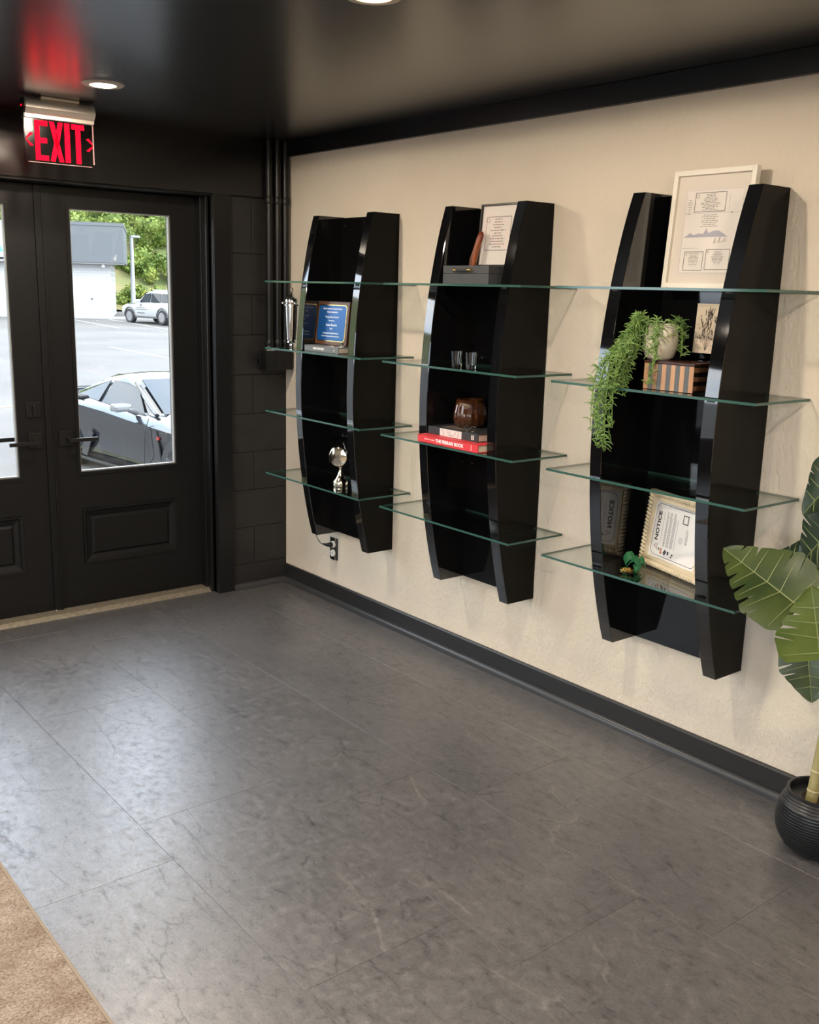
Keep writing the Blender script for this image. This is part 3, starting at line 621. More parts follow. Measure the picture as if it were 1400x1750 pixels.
# cream rope frame with notice, unit 3 bottom shelf, turned on its side
m_ropec = mat('cream_gilt', (.66, .55, .38), .45)
NW, NH = .325, .262
nf = thing('notice_frame', 'cream rope edged frame holding a sideways NOTICE sheet on the lowest shelf', 'picture frame', (-.066, -2.463, SZ[3]+.0004), (-.12, 0, math.radians(-106.4)), 'framed papers on the shelves')
b = MB(); FW = .034
for x0, x1, z0, z1 in ((0, FW, 0, NH), (NW-FW, NW, 0, NH), (FW, NW-FW, 0, FW), (FW, NW-FW, NH-FW, NH)): b.box(x0, x1, -.014, 0, z0, z1, 0, .001)
for i_, (x0, x1, z0, z1) in enumerate(((FW-.010, FW, FW-.01, NH-FW+.01), (NW-FW, NW-FW+.010, FW-.01, NH-FW+.01), (FW, NW-FW, FW-.010, FW), (FW, NW-FW, NH-FW, NH-FW+.010))): b.box(x0, x1, -.018, -.013, z0, z1, 0, .001)
b.build('frame', m_ropec, nf)
b = MB()
def strand(p, q_):
    p = Vector(p); q_ = Vector(q_); d = (q_-p); L = d.length; d.normalize(); s_ = Vector((-d.z, 0, d.x)); nn = int(L/.0125)
    for i in range(nn):
        c_ = p+d*(i+.5)*L/nn; pts = [c_-d*.006-s_*.009+Vector((0, .004, 0)), c_-d*.002-s_*.004-Vector((0, .004, 0)), c_+d*.002+s_*.004-Vector((0, .004, 0)), c_+d*.006+s_*.009+Vector((0, .004, 0))]
        b.tube(pts, [.0025, .0056, .0056, .0025], 6)
strand((.0105, -.015, .002), (.0105, -.015, NH-.002)); strand((NW-.0105, -.015, NH-.002), (NW-.0105, -.015, .002)); strand((.014, -.015, .0105), (NW-.014, -.015, .0105)); strand((NW-.014, -.015, NH-.0105), (.014, -.015, NH-.0105))
autosmooth(b.build('rope_moulding', m_ropec, nf), 60)
MB().box(FW-.004, NW-FW+.004, -.008, -.001, FW-.004, NH-FW+.004).build('sheet', m_paper, nf)
def rrect(x0, x1, z0, z1, r):
    o = []
    for cx, cz, a0 in ((x1-r, z0+r, -90), (x1-r, z1-r, 0), (x0+r, z1-r, 90), (x0+r, z0+r, 180)):
        for t in range(5): a = math.radians(a0+t*22.5); o.append((cx+r*math.cos(a), cz+r*math.sin(a)))
    return o
b = MB(); A = rrect(.042, NW-.042, .042, NH-.042, .022); B_ = rrect(.0436, NW-.0436, .0436, NH-.0436, .0205); n = len(A); y2 = -.0084
b.add([(x, y2, z) for x, z in A]+[(x, y2, z) for x, z in B_], [(i, (i+1) % n, n+(i+1) % n, n+i) for i in range(n)]); b.build('printed_border', m_ink, nf)
# text runs upward: rotate about the sheet's normal
text('heading', 'NOTICE', .0235, m_ink, nf, (.066, -.0086, .143), (PI/2, -PI/2, 0), sx=1.18, bold=.0006)
b = MB(); b.tube([(.058, -.0086, .074), (.076, -.0086, .064), (.076, -.0086, .084), (.058, -.0086, .074)], .0008, 4); b.build('warning_triangle', mat('red_brown_ink', (.25, .05, .04), .6), nf); MB().quad(.066, .073, .0733, .0747, -.0086).quad(.0635, .065, .0733, .0747, -.0086).build('warning_mark', m_ink, nf)
b = MB(); r = random.Random(4)
for gx, rows, z1, sp in ((.088, 1, .205, 0), (.104, 3, .2, .0034), (.120, 4, .2, .0038), (.1405, 4, .2, .0038), (.163, 1, .195, 0), (.215, 3, .16, .004)):
    for i in range(rows):
        z = .08 if gx < .2 else .11; x = gx+i*sp
        while z < z1-(.02*r.random() if i == rows-1 else 0):
            l_ = r.uniform(.003, .010); b.quad(x, x+.0017, z, min(z+l_, z1), -.0085); z += l_+.0018
o = b.build('printed_text', m_grey, nf); o['kind'] = 'stuff'
MB().tube([(.083, -.0086, .062), (.091, -.0086, .070)], .0012, 4).tube([(.083, -.0086, .070), (.091, -.0086, .062)], .0012, 4).quad(.085, .089, .063, .069, -.0086).build('plant_icon', mat('olive_ink', (.08, .12, .04), .6), nf)
MB().quad(.096, .106, .052, .058, -.0086).quad(.096, .101, .058, .072, -.0086).quad(.103, .1045, .058, .072, -.0086).build('orange_icon', mat('orange_ink', (.5, .16, .05), .6), nf)
MB().add([(.112, -.0086, .058), (.116, -.0086, .054), (.126, -.0086, .068), (.122, -.0086, .072)], [(0, 1, 2, 3)]).add([(.117, -.0086, .053), (.121, -.0086, .049), (.131, -.0086, .064), (.127, -.0086, .068)], [(0, 1, 2, 3)]).quad(.135, .143, .056, .068, -.0086).build('cartridge_icon', mat('navy_ink', (.03, .03, .06), .6), nf)
MB().quad(.155, .160, .05, .056, -.0086).quad(.158, .166, .058, .064, -.0086).build('bottle_icon', m_ink, nf)
b = MB(); ring(b, .192, .118, .010, .001, -.0085); ring(b, .192, .118, .005, .001, -.0085); b.build('round_seal', m_grey, nf)
b = MB(); outline(b, .188, .216, .175, .205, .003, -.0086); b.build('stamp_box', m_ink, nf)

# medal with green ribbon
md = thing('medal', 'gold medal with crumpled green ribbon lying beside the rope frame', 'medal', (-.205, -2.508, SZ[3]+.0004))
autosmooth(MB().lathe([(.0225, 0), (.024, .0015), (.024, .004), (.0225, .0048), (.0195, .0042), (.0001, .0042)], 32).build('disc', m_brass, md), 40)
b = MB()
for i in range(5): a = i*1.2566; b.sphere((.011*math.cos(a), .011*math.sin(a), .005), .0035, 8, sz=.5)
b.sphere((0, 0, .005), .005, 8, sz=.5).build('relief', m_brass, md)
m_rib = mat('green_ribbon', (.012, .105, .035), .5)
def ribbon(pts, wv):
    vs = []; wv = Vector(wv)
    for p in pts: vs += [Vector(p)-wv, Vector(p)+wv]
    nn = len(pts); th2 = Vector((.0006, .0006, .0006)); allv = vs+[v_+th2 for v_ in vs]
    fs = [(2*i, 2*i+1, 2*i+3, 2*i+2) for i in range(nn-1)]; N2 = 2*nn
    fs += [(N2+2*i+2, N2+2*i+3, N2+2*i+1, N2+2*i) for i in range(nn-1)]+[(2*i, 2*i+2, N2+2*i+2, N2+2*i) for i in range(nn-1)]+[(2*i+1, N2+2*i+1, N2+2*i+3, 2*i+3) for i in range(nn-1)]
    return allv, fs
b = MB()
b.add(*ribbon([(.015, -.02, .004), (.03, -.018, .012), (.042, -.008, .028), (.04, .008, .044), (.03, .022, .04), (.025, .03, .025), (.03, .035, .012)], (.006, .012, .010)))
b.add(*ribbon([(.02, -.015, .006), (.034, -.02, .02), (.045, -.022, .036), (.05, -.03, .03), (.05, -.04, .012), (.045, -.045, .003)], (.008, .008, .010)))
b.add(*ribbon([(.03, .02, .01), (.03, .005, .03), (.028, -.012, .038), (.03, -.028, .022), (.03, -.035, .008)], (.012, .004, .008))); autosmooth(b.build('ribbon', m_rib, md), 60)

# striped wooden box, unit 3 second shelf
m_strA = noisy('tan_stripe_wood', (.36, .19, .10), (.48, .28, .16), 12, .35, stretch=(1, 1, .2)); m_strB = mat('grey_stripe', (.10, .105, .11), .35); m_boxblk = mat('black_box_wood', (.012, .008, .006), .3)
sb = thing('striped_box', 'wooden box with tan and grey stripes under the ceramic pot', 'box', (-.232, -2.538, SZ[1]+.0004), (0, 0, R90-.0))
MB().box(.001, .189, .001, .149, 0, .0825, 0, .001).build('box_body', m_boxblk, sb); MB().box(-.001, .191, -.001, .151, .083, .0905, 0, .001).build('lid', mat('dark_lid_wood', (.05, .02, .014), .25), sb)
for i in range(11): MB().box(.002+i*.0172, .002+(i+1)*.0172-.0006, -.0012, .001, .001, .0815).build('stripe', m_strA if i % 2 == 0 else m_strB, sb)
for i in range(3): MB().box(.188, .1902, .002, .148, .008+i*.028, .022+i*.028).build('stripe', noisy('side_stripe', (.16, .065, .03), (.22, .10, .05), 12, .35), sb)

# ceramic pot with trailing plant
m_pot = noisy('mottled_ceramic', (.76, .70, .58), (.55, .48, .34), 26, .25, kind='obj'); POTC = (-.172, -2.548, SZ[1]+.0912)
tp = thing('trailing_plant', 'trailing green plant in a mottled cream pot hanging over the glass shelf', 'potted plant', POTC)
autosmooth(MB().lathe([(.034, 0), (.046, .01), (.055, .04), (.057, .07), (.052, .1), (.046, .115), (.042, .115), (.047, .1), (.05, .085), (.0001, .08)], 36).build('pot', m_pot, tp), 50)
MB().lathe([(.0001, .092), (.046, .088)], 20).build('soil', mat('dark_soil', (.02, .014, .01), .9), tp)
m_leafA = mat('trailing_leaf', (.16, .26, .06), .45, spec=.4); kk = NT(m_leafA); kk.l(kk.ramp(kk.noise(kk.coord('pos'), 60, 2), [(.3, (.09, .19, .035)), (.7, (.24, .36, .11))]), kk.b.inputs['Base Color'])
def trail(pts, b, r_, seg=.012):
    pts = [Vector(p) for p in pts]; fine_ = []
    for i in range(len(pts)-1):
        p0, p1, p2, p3 = pts[max(i-1, 0)], pts[i], pts[i+1], pts[min(i+2, len(pts)-1)]; n_ = max(2, int((p2-p1).length/seg))
        for j in range(n_):
            t = j/n_; fine_.append(.5*((2*p1)+(-p0+p2)*t+(2*p0-5*p1+4*p2-p3)*t*t+(-p0+3*p1-3*p2+p3)*t**3))
    fine_.append(pts[-1])
    b.tube(fine_, .0012, 4)
    for i, p in enumerate(fine_[1:]):
        for s_ in range(1 if i % 3 else 2):
            d = Vector((r_.uniform(-1, .6), r_.uniform(-1, 1), r_.uniform(-.5, .9))).normalized(); L = r_.uniform(.016, .034)
            q1 = p+d*L*.5+Vector((0, 0, .001)); q2 = p+d*L+Vector((0, 0, -L*.18)); b.tube([p, q1, q2], [.0013, .0023, .0006], 4)
r = random.Random(12); b = MB()
for i in range(26):       # over the left rim towards the front and down
    a = r.uniform(2.2, 4.2); sx_, sy2 = math.cos(a), math.sin(a)
    top = (sx_*.06-.012, abs(sy2)*.03+.030, .105+r.uniform(.0, .04)); drop = r.uniform(.06, .17)
    p0 = (sx_*.03, .01+abs(sy2)*.02, .09); p2 = (-.055-r.uniform(0, .05), .045+r.uniform(-.01, .045), .06-r.uniform(0, .05)); p3 = (-.075-r.uniform(0, .05), .055+r.uniform(-.02, .05), .045-drop)
    trail([p0, top, p2, p3], b, r)
for i in range(14):       # long strands in front of the shelf
    y = .05+r.uniform(-.012, .065); x = -.145-r.uniform(0, .03); end = -.13-r.uniform(.03, .17)
    trail([(-.03, .02, .09), (-.07, .04, .115), (-.105, y*.8, .05), (x, y, -.04), (x-.004, y+.008, end*.6), (x+.002, y+r.uniform(-.01, .012), end)], b, r)
for i in range(14):       # short sprays over the pot front and right side
    a = r.uniform(3.0, 5.6); ca, sa = math.cos(a), math.sin(a); dr = r.uniform(.02, .09)
    trail([(ca*.03, sa*.03, .09), (ca*.05, sa*.05, .12+r.uniform(0, .012)), (ca*.066, sa*.066, .105), (ca*.07, sa*.07, .105-dr)], b, r)
for i in range(3):
    yy = -.030-.004*i; trail([(-.03, -.02, .1), (-.062, yy, .1), (-.068, yy-.004, .03), (-.07, yy+.002*i, -.02), (-.082, yy+.01, -.075)], b, r)
fo = b.build('foliage', m_leafA, tp); fo['kind'] = 'stuff'

# botanical print on its small stand, on the striped box
bp = thing('botanical_print', 'upright tan card with a dark wildflower print behind the ceramic pot', 'print', (-.094, -2.617, SZ[1]+.0912), (-.06, 0, R90))
MB().box(0, .098, -.002, 0, .026, .181).build('card', mat('tan_card', (.66, .53, .40), .6), bp)
MB().box(.02, .023, -.006, .004, 0, .03).box(.016, .082, -.015, .012, 0, .003).box(.075, .078, -.006, .004, 0, .03).build('stand', m_acryl, bp)
b = MB(); y2 = -.0024; r = random.Random(3)
def stem(x0, z0, x1, z1, n_, sz):
    b.tube([(x0, y2, z0), ((x0+x1)/2+.002, y2, (z0+z1)/2), (x1, y2, z1)], .0004, 3)
    for i in range(n_):
        t = r.uniform(.0, .045); a = r.uniform(0, 2*PI); cx, cz = x1+t*.3*math.cos(a), z1+t*.6*math.sin(a); l_ = sz*r.uniform(.6, 1.2); g = r.uniform(-.5, .5)
        b.add([(cx-.0016, y2, cz), (cx+g*l_*.3, y2, cz-l_*.5), (cx+.0016, y2, cz), (cx+g*l_*.5, y2, cz+l_)], [(0, 1, 2, 3)])
for x1, z1, n_, sz in ((.047, .145, 22, .012), (.048, .115, 16, .011), (.062, .142, 8, .007), (.022, .125, 10, .006), (.074, .128, 10, .007), (.035, .10, 10, .011), (.024, .075, 12, .005), (.068, .078, 12, .005), (.055, .1, 8, .009)): stem(.046, .034, x1, z1, n_, sz)
b.quad(.062, .072, .0495, .0505, y2).build('flower_print', mat('brown_ink', (.05, .03, .025), .7), bp)

# wall outlet and the cord plugged into it
ol = thing('wall_outlet', 'white double socket without cover plate under the corner shelving unit', 'outlet', (0, -.464, .283))
MB().box(-.004, 0, -.034, .034, -.058, .058, 0, .001).build('wall_opening', mat('dark_recess', (.03, .03, .028), .8), ol)
for z in (.023, -.023): autosmooth(MB().lathe([(.018, 0), (.018, -.010), (.016, -.012)], 20, (-.003, 0, z), axis='x').build('socket', m_white, ol))
for z in (.05, -.05): MB().box(-.008, -.002, -.018, .018, z-.01, z+.01, 0, .002).build('mounting_ear', m_chrome, ol)
for z in (-.023,):
    for y in (-.007, .007): MB().box(-.0165, -.0145, y-.001, y+.001, z-.004, z+.006).build('slot', m_ink, ol)
pc = thing('power_cord', 'thin black power cord from the shelving unit to the socket', 'cord', (0, -.464, .306))
autosmooth(MB().tube([(-.016, 0, 0), (-.030, .002, 0), (-.038, .014, -.001), (-.038, .05, -.004)], [.012, .012, .008, .004], 10).build('plug', m_blackmetal, pc), 60)
MB().tube([(-.038, .05, -.004), (-.04, .068, -.002), (-.05, .075, .015), (-.08, .05, .05), (-.1, .0, .09), (-.11, -.03, .2), (-.07, -.065, .5)], .0022, 8).build('cable', m_blackmetal, pc)

# =================================================================== POTTED PLANT
PC = Vector((-.19, -3.268, 0))
m_ribpot = mat('black_ribbed_pot', (.014, .015, .017), .36)
pp = thing('monstera_plant', 'tall monstera plant with bamboo like stems in a ribbed black pot', 'potted plant', PC)
prof = [(.0001, .0), (.055, 0)]
NR = 21
for i in range(NR*4+1):
    t = i/(NR*4); z = .004+t*.176; bz = (z-.092)/.092; rr = .119*math.sqrt(max(1-bz*bz*(.45 if bz > 0 else .66), .02))
    prof.append((rr+.0026*(1 if i % 4 in (1, 2) else -1) * (1 if t > .10 else .3), z))
prof += [(.097, .187), (.093, .189), (.088, .187), (.087, .178), (.09, .165), (.0001, .16)]
autosmooth(MB().lathe(prof, 56).build('pot', m_ribpot, pp), 50)
autosmooth(mesh('soil', *(lambda n: ([(.088*math.sqrt(j/n)*math.cos(j*2.4), .088*math.sqrt(j/n)*math.sin(j*2.4), .163) for j in range(1)]+[(.088*math.cos(2*PI*j/n), .088*math.sin(2*PI*j/n), .163) for j in range(n)], [(0, 1+j, 1+(j+1) % n) for j in range(n)]))(32), noisy('brown_soil', (.012, .008, .006), (.05, .03, .02), 120, .95, 1., 160, dist=.01), pp))
m_stem = noisy('bamboo_stem', (.26, .22, .09), (.36, .32, .15), 14, .45, kind='obj', stretch=(1, 1, .3)); m_node = mat('stem_node', (.42, .34, .20), .5)
def cane(p0, p1, r_, nodes):
    p0, p1 = Vector(p0), Vector(p1); o = autosmooth(MB().tube([p0, p0.lerp(p1, .5), p1], [r_*1.05, r_, r_*.85], 14).build('stem', m_stem, pp), 60)
    for t in nodes:
        c_ = p0.lerp(p1, t); d = (p1-p0).normalized()*.004; MB().tube([c_-d, c_, c_+d], [r_*1.02, r_*1.14, r_*1.02], 14).build('node', m_node, o)
    return o
c1 = cane((-.032, .012, .155), (-.012, -.012, .60), .0165, (.09, .23, .55)); c2_ = cane((.0, -.03, .155), (.02, -.04, .9), .0155, (.06, .3, .5)); c3 = cane((.05, .02, .155), (.06, .0, .8), .015, (.08, .3))
MB().tube([(-.018, -.006, .455), (-.012, -.012, .60)], [.0178, .0165], 12).build('wrap', mat('orange_wrap', (.62, .30, .06), .5), pp)

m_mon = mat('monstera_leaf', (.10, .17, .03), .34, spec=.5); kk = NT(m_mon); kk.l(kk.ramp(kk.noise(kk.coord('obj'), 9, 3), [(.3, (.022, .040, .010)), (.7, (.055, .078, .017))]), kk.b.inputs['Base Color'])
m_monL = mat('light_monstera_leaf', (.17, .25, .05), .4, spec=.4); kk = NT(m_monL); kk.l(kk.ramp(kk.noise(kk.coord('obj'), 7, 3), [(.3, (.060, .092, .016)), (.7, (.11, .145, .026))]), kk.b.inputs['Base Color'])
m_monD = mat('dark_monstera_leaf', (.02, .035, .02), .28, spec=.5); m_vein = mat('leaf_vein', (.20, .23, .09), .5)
def leaf(base, tip, nrm, width, droop=.12, fold=.25, m=m_mon, cuts=True, seed=0, lobes=6):
    """leaf lying from base to tip, facing nrm; lobed, split edge, folded along its midrib"""
    base, tip, nrm = Vector(base), Vector(tip), Vector(nrm); ax = tip-base; L = ax.length; ax.normalize(); nrm = (nrm-ax*nrm.dot(ax)).normalized(); sd = ax.cross(nrm).normalized()
    r_ = random.Random(seed)
    def halfw(s): return width*.6*max(1-s, 0)**.72*min(1, (s+.22)/.42)**.6
    def P(s, t, sg):   # s along midrib, t lateral 0..1
        hw = halfw(s); lat = t*hw; back = -.28*lat*0
        z = -droop*L*(s*s) + fold*lat - .5*fold*lat*lat/max(width*.5, .01) - .05*L*math.sin(s*9+t*2)*t*.25
        along = s*L + lat*.35*(1-s*.8) - (.16*L*t if s < .12 else 0)
        return base+ax*along+sd*(sg*lat)+nrm*z
    vs = []; fs = []; vn = MB()
    for sg in (1, -1):
        edges = [i/lobes for i in range(lobes+1)]
        for li in range(lobes):
            s0, s1 = edges[li], edges[li+1]; gap = .0 if not cuts or li in (lobes-1,) else (.10+.08*r_.random())*(s1-s0)*(1 if r_.random() < .7 else 0); cut_t = .5+.3*r_.random()
            nt_, ns = 6, 4; idx = {}
            for a in range(nt_+1):
                t = a/nt_; sh = gap*max(0, (t-cut_t)/(1-cut_t))**.6 if t > cut_t else 0
                for c_ in range(ns+1):
                    s = s0+sh*(1 if li > 0 else 0)+(s1-s0-sh*(2 if li > 0 else 1))*c_/ns
                    tt = t*(1-.035*((c_/ns*2-1)**2)*(t if cuts else 0)); idx[a, c_] = len(vs); vs.append(P(s, tt, sg))
            for a in range(nt_):
                for c_ in range(ns):
                    f = (idx[a, c_], idx[a, c_+1], idx[a+1, c_+1], idx[a+1, c_]); fs.append(f if sg < 0 else f[::-1])
            sm = (s0+s1)/2
            if li < lobes-1: vn.tube([P(sm, t/5*.9, sg)+nrm*.0012 for t in range(6)], [.0016, .0015, .0013, .0011, .0009, .0005], 4)
    me_n = len(vs); th2 = nrm*-.0012; vs2 = vs+[v_+th2 for v_ in vs]; fs2 = fs+[tuple(i+me_n for i in f[::-1]) for f in fs]
    o = mesh('leaf', vs2, fs2, m, pp, True)
    vn.tube([P(s/10, 0, 1)+nrm*.001 for s in range(11)], [.0028-.0002*s for s in range(11)], 5).build('vein', m_vein, o)
    return o
def stalk(p, q_, sag=.04):
    p, q_ = Vector(p), Vector(q_); mid = (p+q_)/2+Vector((0, 0, sag)); autosmooth(MB().tube([p, p.lerp(mid, .6), mid, mid.lerp(q_, .6), q_], [.0045, .004, .0036, .0033, .003], 7).build('leaf_stalk', mat('leaf_stalk_green', (.16, .22, .06), .45) if 'leaf_stalk_green' not in bpy.data.materials else bpy.data.materials['leaf_stalk_green'], pp), 60)
O = PC
def rel(x, y, z): return (x-O.x, y-O.y, z-O.z)
CAMV = Vector((-2.85, -4.59, 1.6))
# big leaf reaching left
leaf(rel(-.335, -3.215, .765), rel(-.36, -2.972, .885), (-.62, -.28, .72), .26, .0, .30, m_mon, True, 1, 6); stalk((.015, -.04, .86), rel(-.335, -3.215, .765), .06)
# light leaf facing the room
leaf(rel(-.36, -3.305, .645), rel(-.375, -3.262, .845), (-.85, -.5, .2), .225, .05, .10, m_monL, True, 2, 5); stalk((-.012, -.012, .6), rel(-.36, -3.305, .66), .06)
# drooping leaf below it
leaf(rel(-.25, -3.205, .625), rel(-.265, -3.245, .475), (-.85, -.35, .35), .17, .02, .16, m_mon, True, 3, 5); stalk((-.012, -.012, .45), rel(-.25, -3.205, .625), .05)
# darker leaves behind and above
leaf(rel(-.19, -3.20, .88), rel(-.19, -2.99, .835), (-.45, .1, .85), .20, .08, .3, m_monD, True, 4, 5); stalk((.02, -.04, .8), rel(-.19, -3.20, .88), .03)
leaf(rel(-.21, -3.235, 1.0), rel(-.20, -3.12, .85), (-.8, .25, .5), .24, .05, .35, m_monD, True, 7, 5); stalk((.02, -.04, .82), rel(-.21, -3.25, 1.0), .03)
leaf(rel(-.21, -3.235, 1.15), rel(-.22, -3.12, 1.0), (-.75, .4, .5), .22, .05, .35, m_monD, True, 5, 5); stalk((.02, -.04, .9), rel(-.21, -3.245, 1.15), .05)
# crown beyond the edge of the photo
leaf(rel(-.20, -3.36, 1.02), rel(-.30, -3.60, 1.12), (-.6, -.1, .8), .28, .12, .25, m_mon, True, 8, 6); stalk((.02, -.04, .9), rel(-.20, -3.36, 1.02), .03)
leaf(rel(-.16, -3.34, .85), rel(-.26, -3.62, .80), (-.6, -.1, .8), .26, .12, .25, m_mon, True, 9, 6); stalk((.06, 0, .8), rel(-.16, -3.34, .85), .03)

# =================================================================== RUG
rg = thing('area_rug', 'beige and brown mottled low pile rug at the lower left', 'rug', (-3.4, -3.9, 0))
MB().box(-1.2, 1.255, -2.6, 2.5, .0003, .007, 0, .002).build('pile', m_rug, rg); MB().box(1.255, 1.263, -2.6, 2.502, .0003, .0072, 0, .0015).build('bound_edge', m_rugedge, rg)

# =================================================================== OUTSIDE
def gz(y): return -.87+.0145*(y-7)
m_asph = noisy('grey_asphalt', (.056, .053, .049), (.078, .074, .069), .35, .85, .4, 30, kind='pos', dist=.01)
st(mesh('ground', [(-150, -120, gz(-120)), (150, -120, gz(-120)), (150, 150, gz(150)), (-150, 150, gz(150))], [(0, 1, 2, 3)], m_asph))
sw = MB().box(-8, 8, .2, 1.9, -.9, -.03); st(sw.build('pavement', noisy('pale_concrete', (.22, .215, .205), (.28, .27, .26), 2, .8, kind='pos')))
m_line = mat('white_road_paint', (.2, .2, .195), .7); m_yel = mat('yellow_road_paint', (.26, .20, .09), .7)
def pline(p, q_, w_, m, label):
    p, q_ = Vector((*p, gz(p[1])+.006)), Vector((*q_, gz(q_[1])+.006)); d = (q_-p).normalized(); s_ = Vector((d.y, -d.x, 0))*w_/2; u_ = Vector((0, 0, .004))
    o = mesh('parking_line', [p-s_, p+s_, q_+s_, q_-s_, p-s_-u_, p+s_-u_, q_+s_-u_, q_-s_-u_], [(0, 1, 2, 3), (0, 4, 5, 1), (1, 5, 6, 2), (2, 6, 7, 3), (3, 7, 4, 0)], m); tag(o, label, 'road marking', 'painted parking lines')
pline((16.25, 47.5), (15.5, 39.0), .14, m_line, 'white parking line in front of the white brick wall'); pline((18.1, 46.5), (17.35, 37.5), .14, m_line, 'white parking line beside the white suv'); pline((10.78, 28.6), (10.68, 22.0), .14, m_line, 'white parking line crossing the middle of the asphalt')
pline((1.2, 14.1), (3.6, 15.1), .12, m_yel, 'yellow parking line seen through the left door')
# building across the lot
m_wbrick = mat('white_painted_brick', (.50, .50, .49), .7); k = NT(m_wbrick)
br = k.n('ShaderNodeTexBrick', {'Scale': 1., 'Mortar Size': .012, 'Brick Width': .42, 'Row Height': .14}); br.inputs['Color1'].default_value = (.38, .38, .375, 1); br.inputs['Color2'].default_value = (.365, .365, .36, 1); br.inputs['Mortar'].default_value = (.29, .29, .285, 1)
tcx = k.n('ShaderNodeTexCoord'); sp = k.n('ShaderNodeSeparateXYZ'); cb = k.n('ShaderNodeCombineXYZ'); k.l(tcx.outputs['Object'], sp.inputs[0]); k.l(sp.outputs[0], cb.inputs[0]); k.l(sp.outputs[2], cb.inputs[1]); k.l(cb.outputs[0], br.inputs['Vector']); k.l(br.outputs['Color'], k.b.inputs['Base Color'])
bl = thing('store_building', 'white brick store building with a grey fascia across the parking lot', 'building', (18.75, 47.6, -.2), (0, 0, math.radians(-24.5)))
MB().box(-22, 0, 0, 7, -.3, 2.85).build('wall', m_wbrick, bl)
MB().box(-2.95, .72, -.9, 7, 2.78, 4.62).box(-3.0, .75, -.93, 7.2, 4.62, 4.78).build('fascia', mat('grey_fascia', (.068, .075, .08), .6), bl)
MB().box(-22, -3.2, -.9, 7, 2.9, 4.7).build('sign_band', mat('pale_sign_band', (.35, .37, .375), .6), bl)
MB().box(-22, .7, -.8, 0, 2.70, 2.80).build('soffit', mat('soffit_grey', (.22, .22, .215), .7), bl)
m_wframe = mat('dark_window_frame', (.05, .055, .06), .4); m_wglass = mat('blue_window_glass', (.10, .16, .22), .06, spec=.8)
for i, x in enumerate((-2.35, -5.9, -9.4)):
    x0 = x-2.6 if i else -4.2
    f_ = MB().box(x0, x, -.06, .02, .70, .78).box(x0, x, -.06, .02, 2.42, 2.5).box(x0, x0+.08, -.06, .02, .7, 2.5).box(x-.08, x, -.06, .02, .7, 2.5).build('window_frame', m_wframe, bl); MB().box(x0+.08, x-.08, -.03, .01, .78, 2.42).build('pane', m_wglass, f_)
text('sign_letter', 'A', 1.1, mat('teal_sign', (.05, .38, .42), .5), bl, (-5.55, -.93, 3.55), (PI/2, 0, 0), ext=.03, bold=.02)
MB().box(-1.05, -.95, -.05, 0, .88, .96).build('wall_box', m_wframe, bl); MB().lathe([(.07, 0), (.09, .06), (.05, .14)], 10, (-.35, -.5, 2.55)).build('soffit_lamp', m_white, bl)
kb_ = MB().box(-22, 3.2, -.7, 0, -.35, .02); kb_.build('kerb', mat('kerb_concrete', (.25, .245, .24), .8), bl)
# light pole
lp = thing('lamp_post', 'tall pale parking lot light pole behind the white suv', 'lamp post', (20.35, 48.5, gz(48.5)))
autosmooth(MB().lathe([(.13, 0), (.12, 2), (.09, 4.3)], 12).build('pole', mat('pale_pole', (.25, .26, .265), .5), lp)); MB().box(-.05, .45, -.12, .12, 4.25, 4.36, 0, .02).build('lamp_head', mat('lamp_head_grey', (.2, .21, .215), .5), lp)
MB().box(-.25, .25, -.25, .25, -.3, .12).build('pole_base', mat('pole_concrete', (.5, .5, .48), .8), lp)
# hillside and trees
m_hill = noisy('green_hillside', (.06, .09, .02), (.12, .10, .04), .25, .9, kind='pos')
hv_ = []; hf = []
for i in range(13):
    for j in range(25):
        x = -70+j*8; d = i/12; y = 58+d*62+3*math.sin(j*.9); hv_.append((x, y, gz(58)-.5+26*d**.85+1.2*math.sin(j*1.3+i)))
for i in range(12):
    for j in range(24): a = i*25+j; hf.append((a, a+1, a+26, a+25))
st(mesh('hill', hv_, hf, m_hill, None, True))
m_fol = mat('sunny_foliage', (.06, .09, .015), .6, spec=.2); kk = NT(m_fol); kk.l(kk.ramp(kk.noise(kk.coord('pos'), 1.1, 3), [(.3, (.045, .08, .012)), (.55, (.115, .155, .028)), (.75, (.19, .20, .045))]), kk.b.inputs['Base Color'])
m_bark = mat('bark', (.10, .07, .05), .9)
def crown_mesh(seed, n_=2200, R=1.5):
    r_ = random.Random(seed); b = MB(); cl = [(Vector((r_.gauss(0, .45), r_.gauss(0, .45), r_.gauss(.1, .4)))*R, r_.uniform(.35, .6)*R) for _ in range(9)]
    for _ in range(n_):
        c_, rr = r_.choice(cl); d = Vector((r_.gauss(0, 1), r_.gauss(0, 1), r_.gauss(.2, 1))).normalized(); p = c_+d*rr*r_.uniform(.75, 1.12); nrm = (d+Vector((r_.gauss(0, .5), r_.gauss(0, .5), r_.gauss(0, .5)))).normalized(); t = nrm.orthogonal().normalized(); u_ = nrm.cross(t); s_ = r_.uniform(.07, .17)
        b.add([p-t*s_, p-u_*s_*.6, p+t*s_, p+u_*s_*.6+nrm*.05], [(0, 1, 2, 3)])
    for c_, rr in cl: b.sphere(c_, rr*.68, 8)
    return b
protos = []
for s_ in range(3):
    t = thing('tree', 'leafy green tree on the overgrown hillside behind the store', 'tree', (0, 0, 0), group='trees on the hillside')
    o = crown_mesh(s_).build('crown', m_fol, t); o.location = (0, 0, 1.9); MB().tube([(0, 0, -1), (.06, 0, 1.), (0, .05, 2)], [.16, .12, .07], 8).build('trunk', m_bark, t); protos.append(t)
r = random.Random(5); cnt = 0
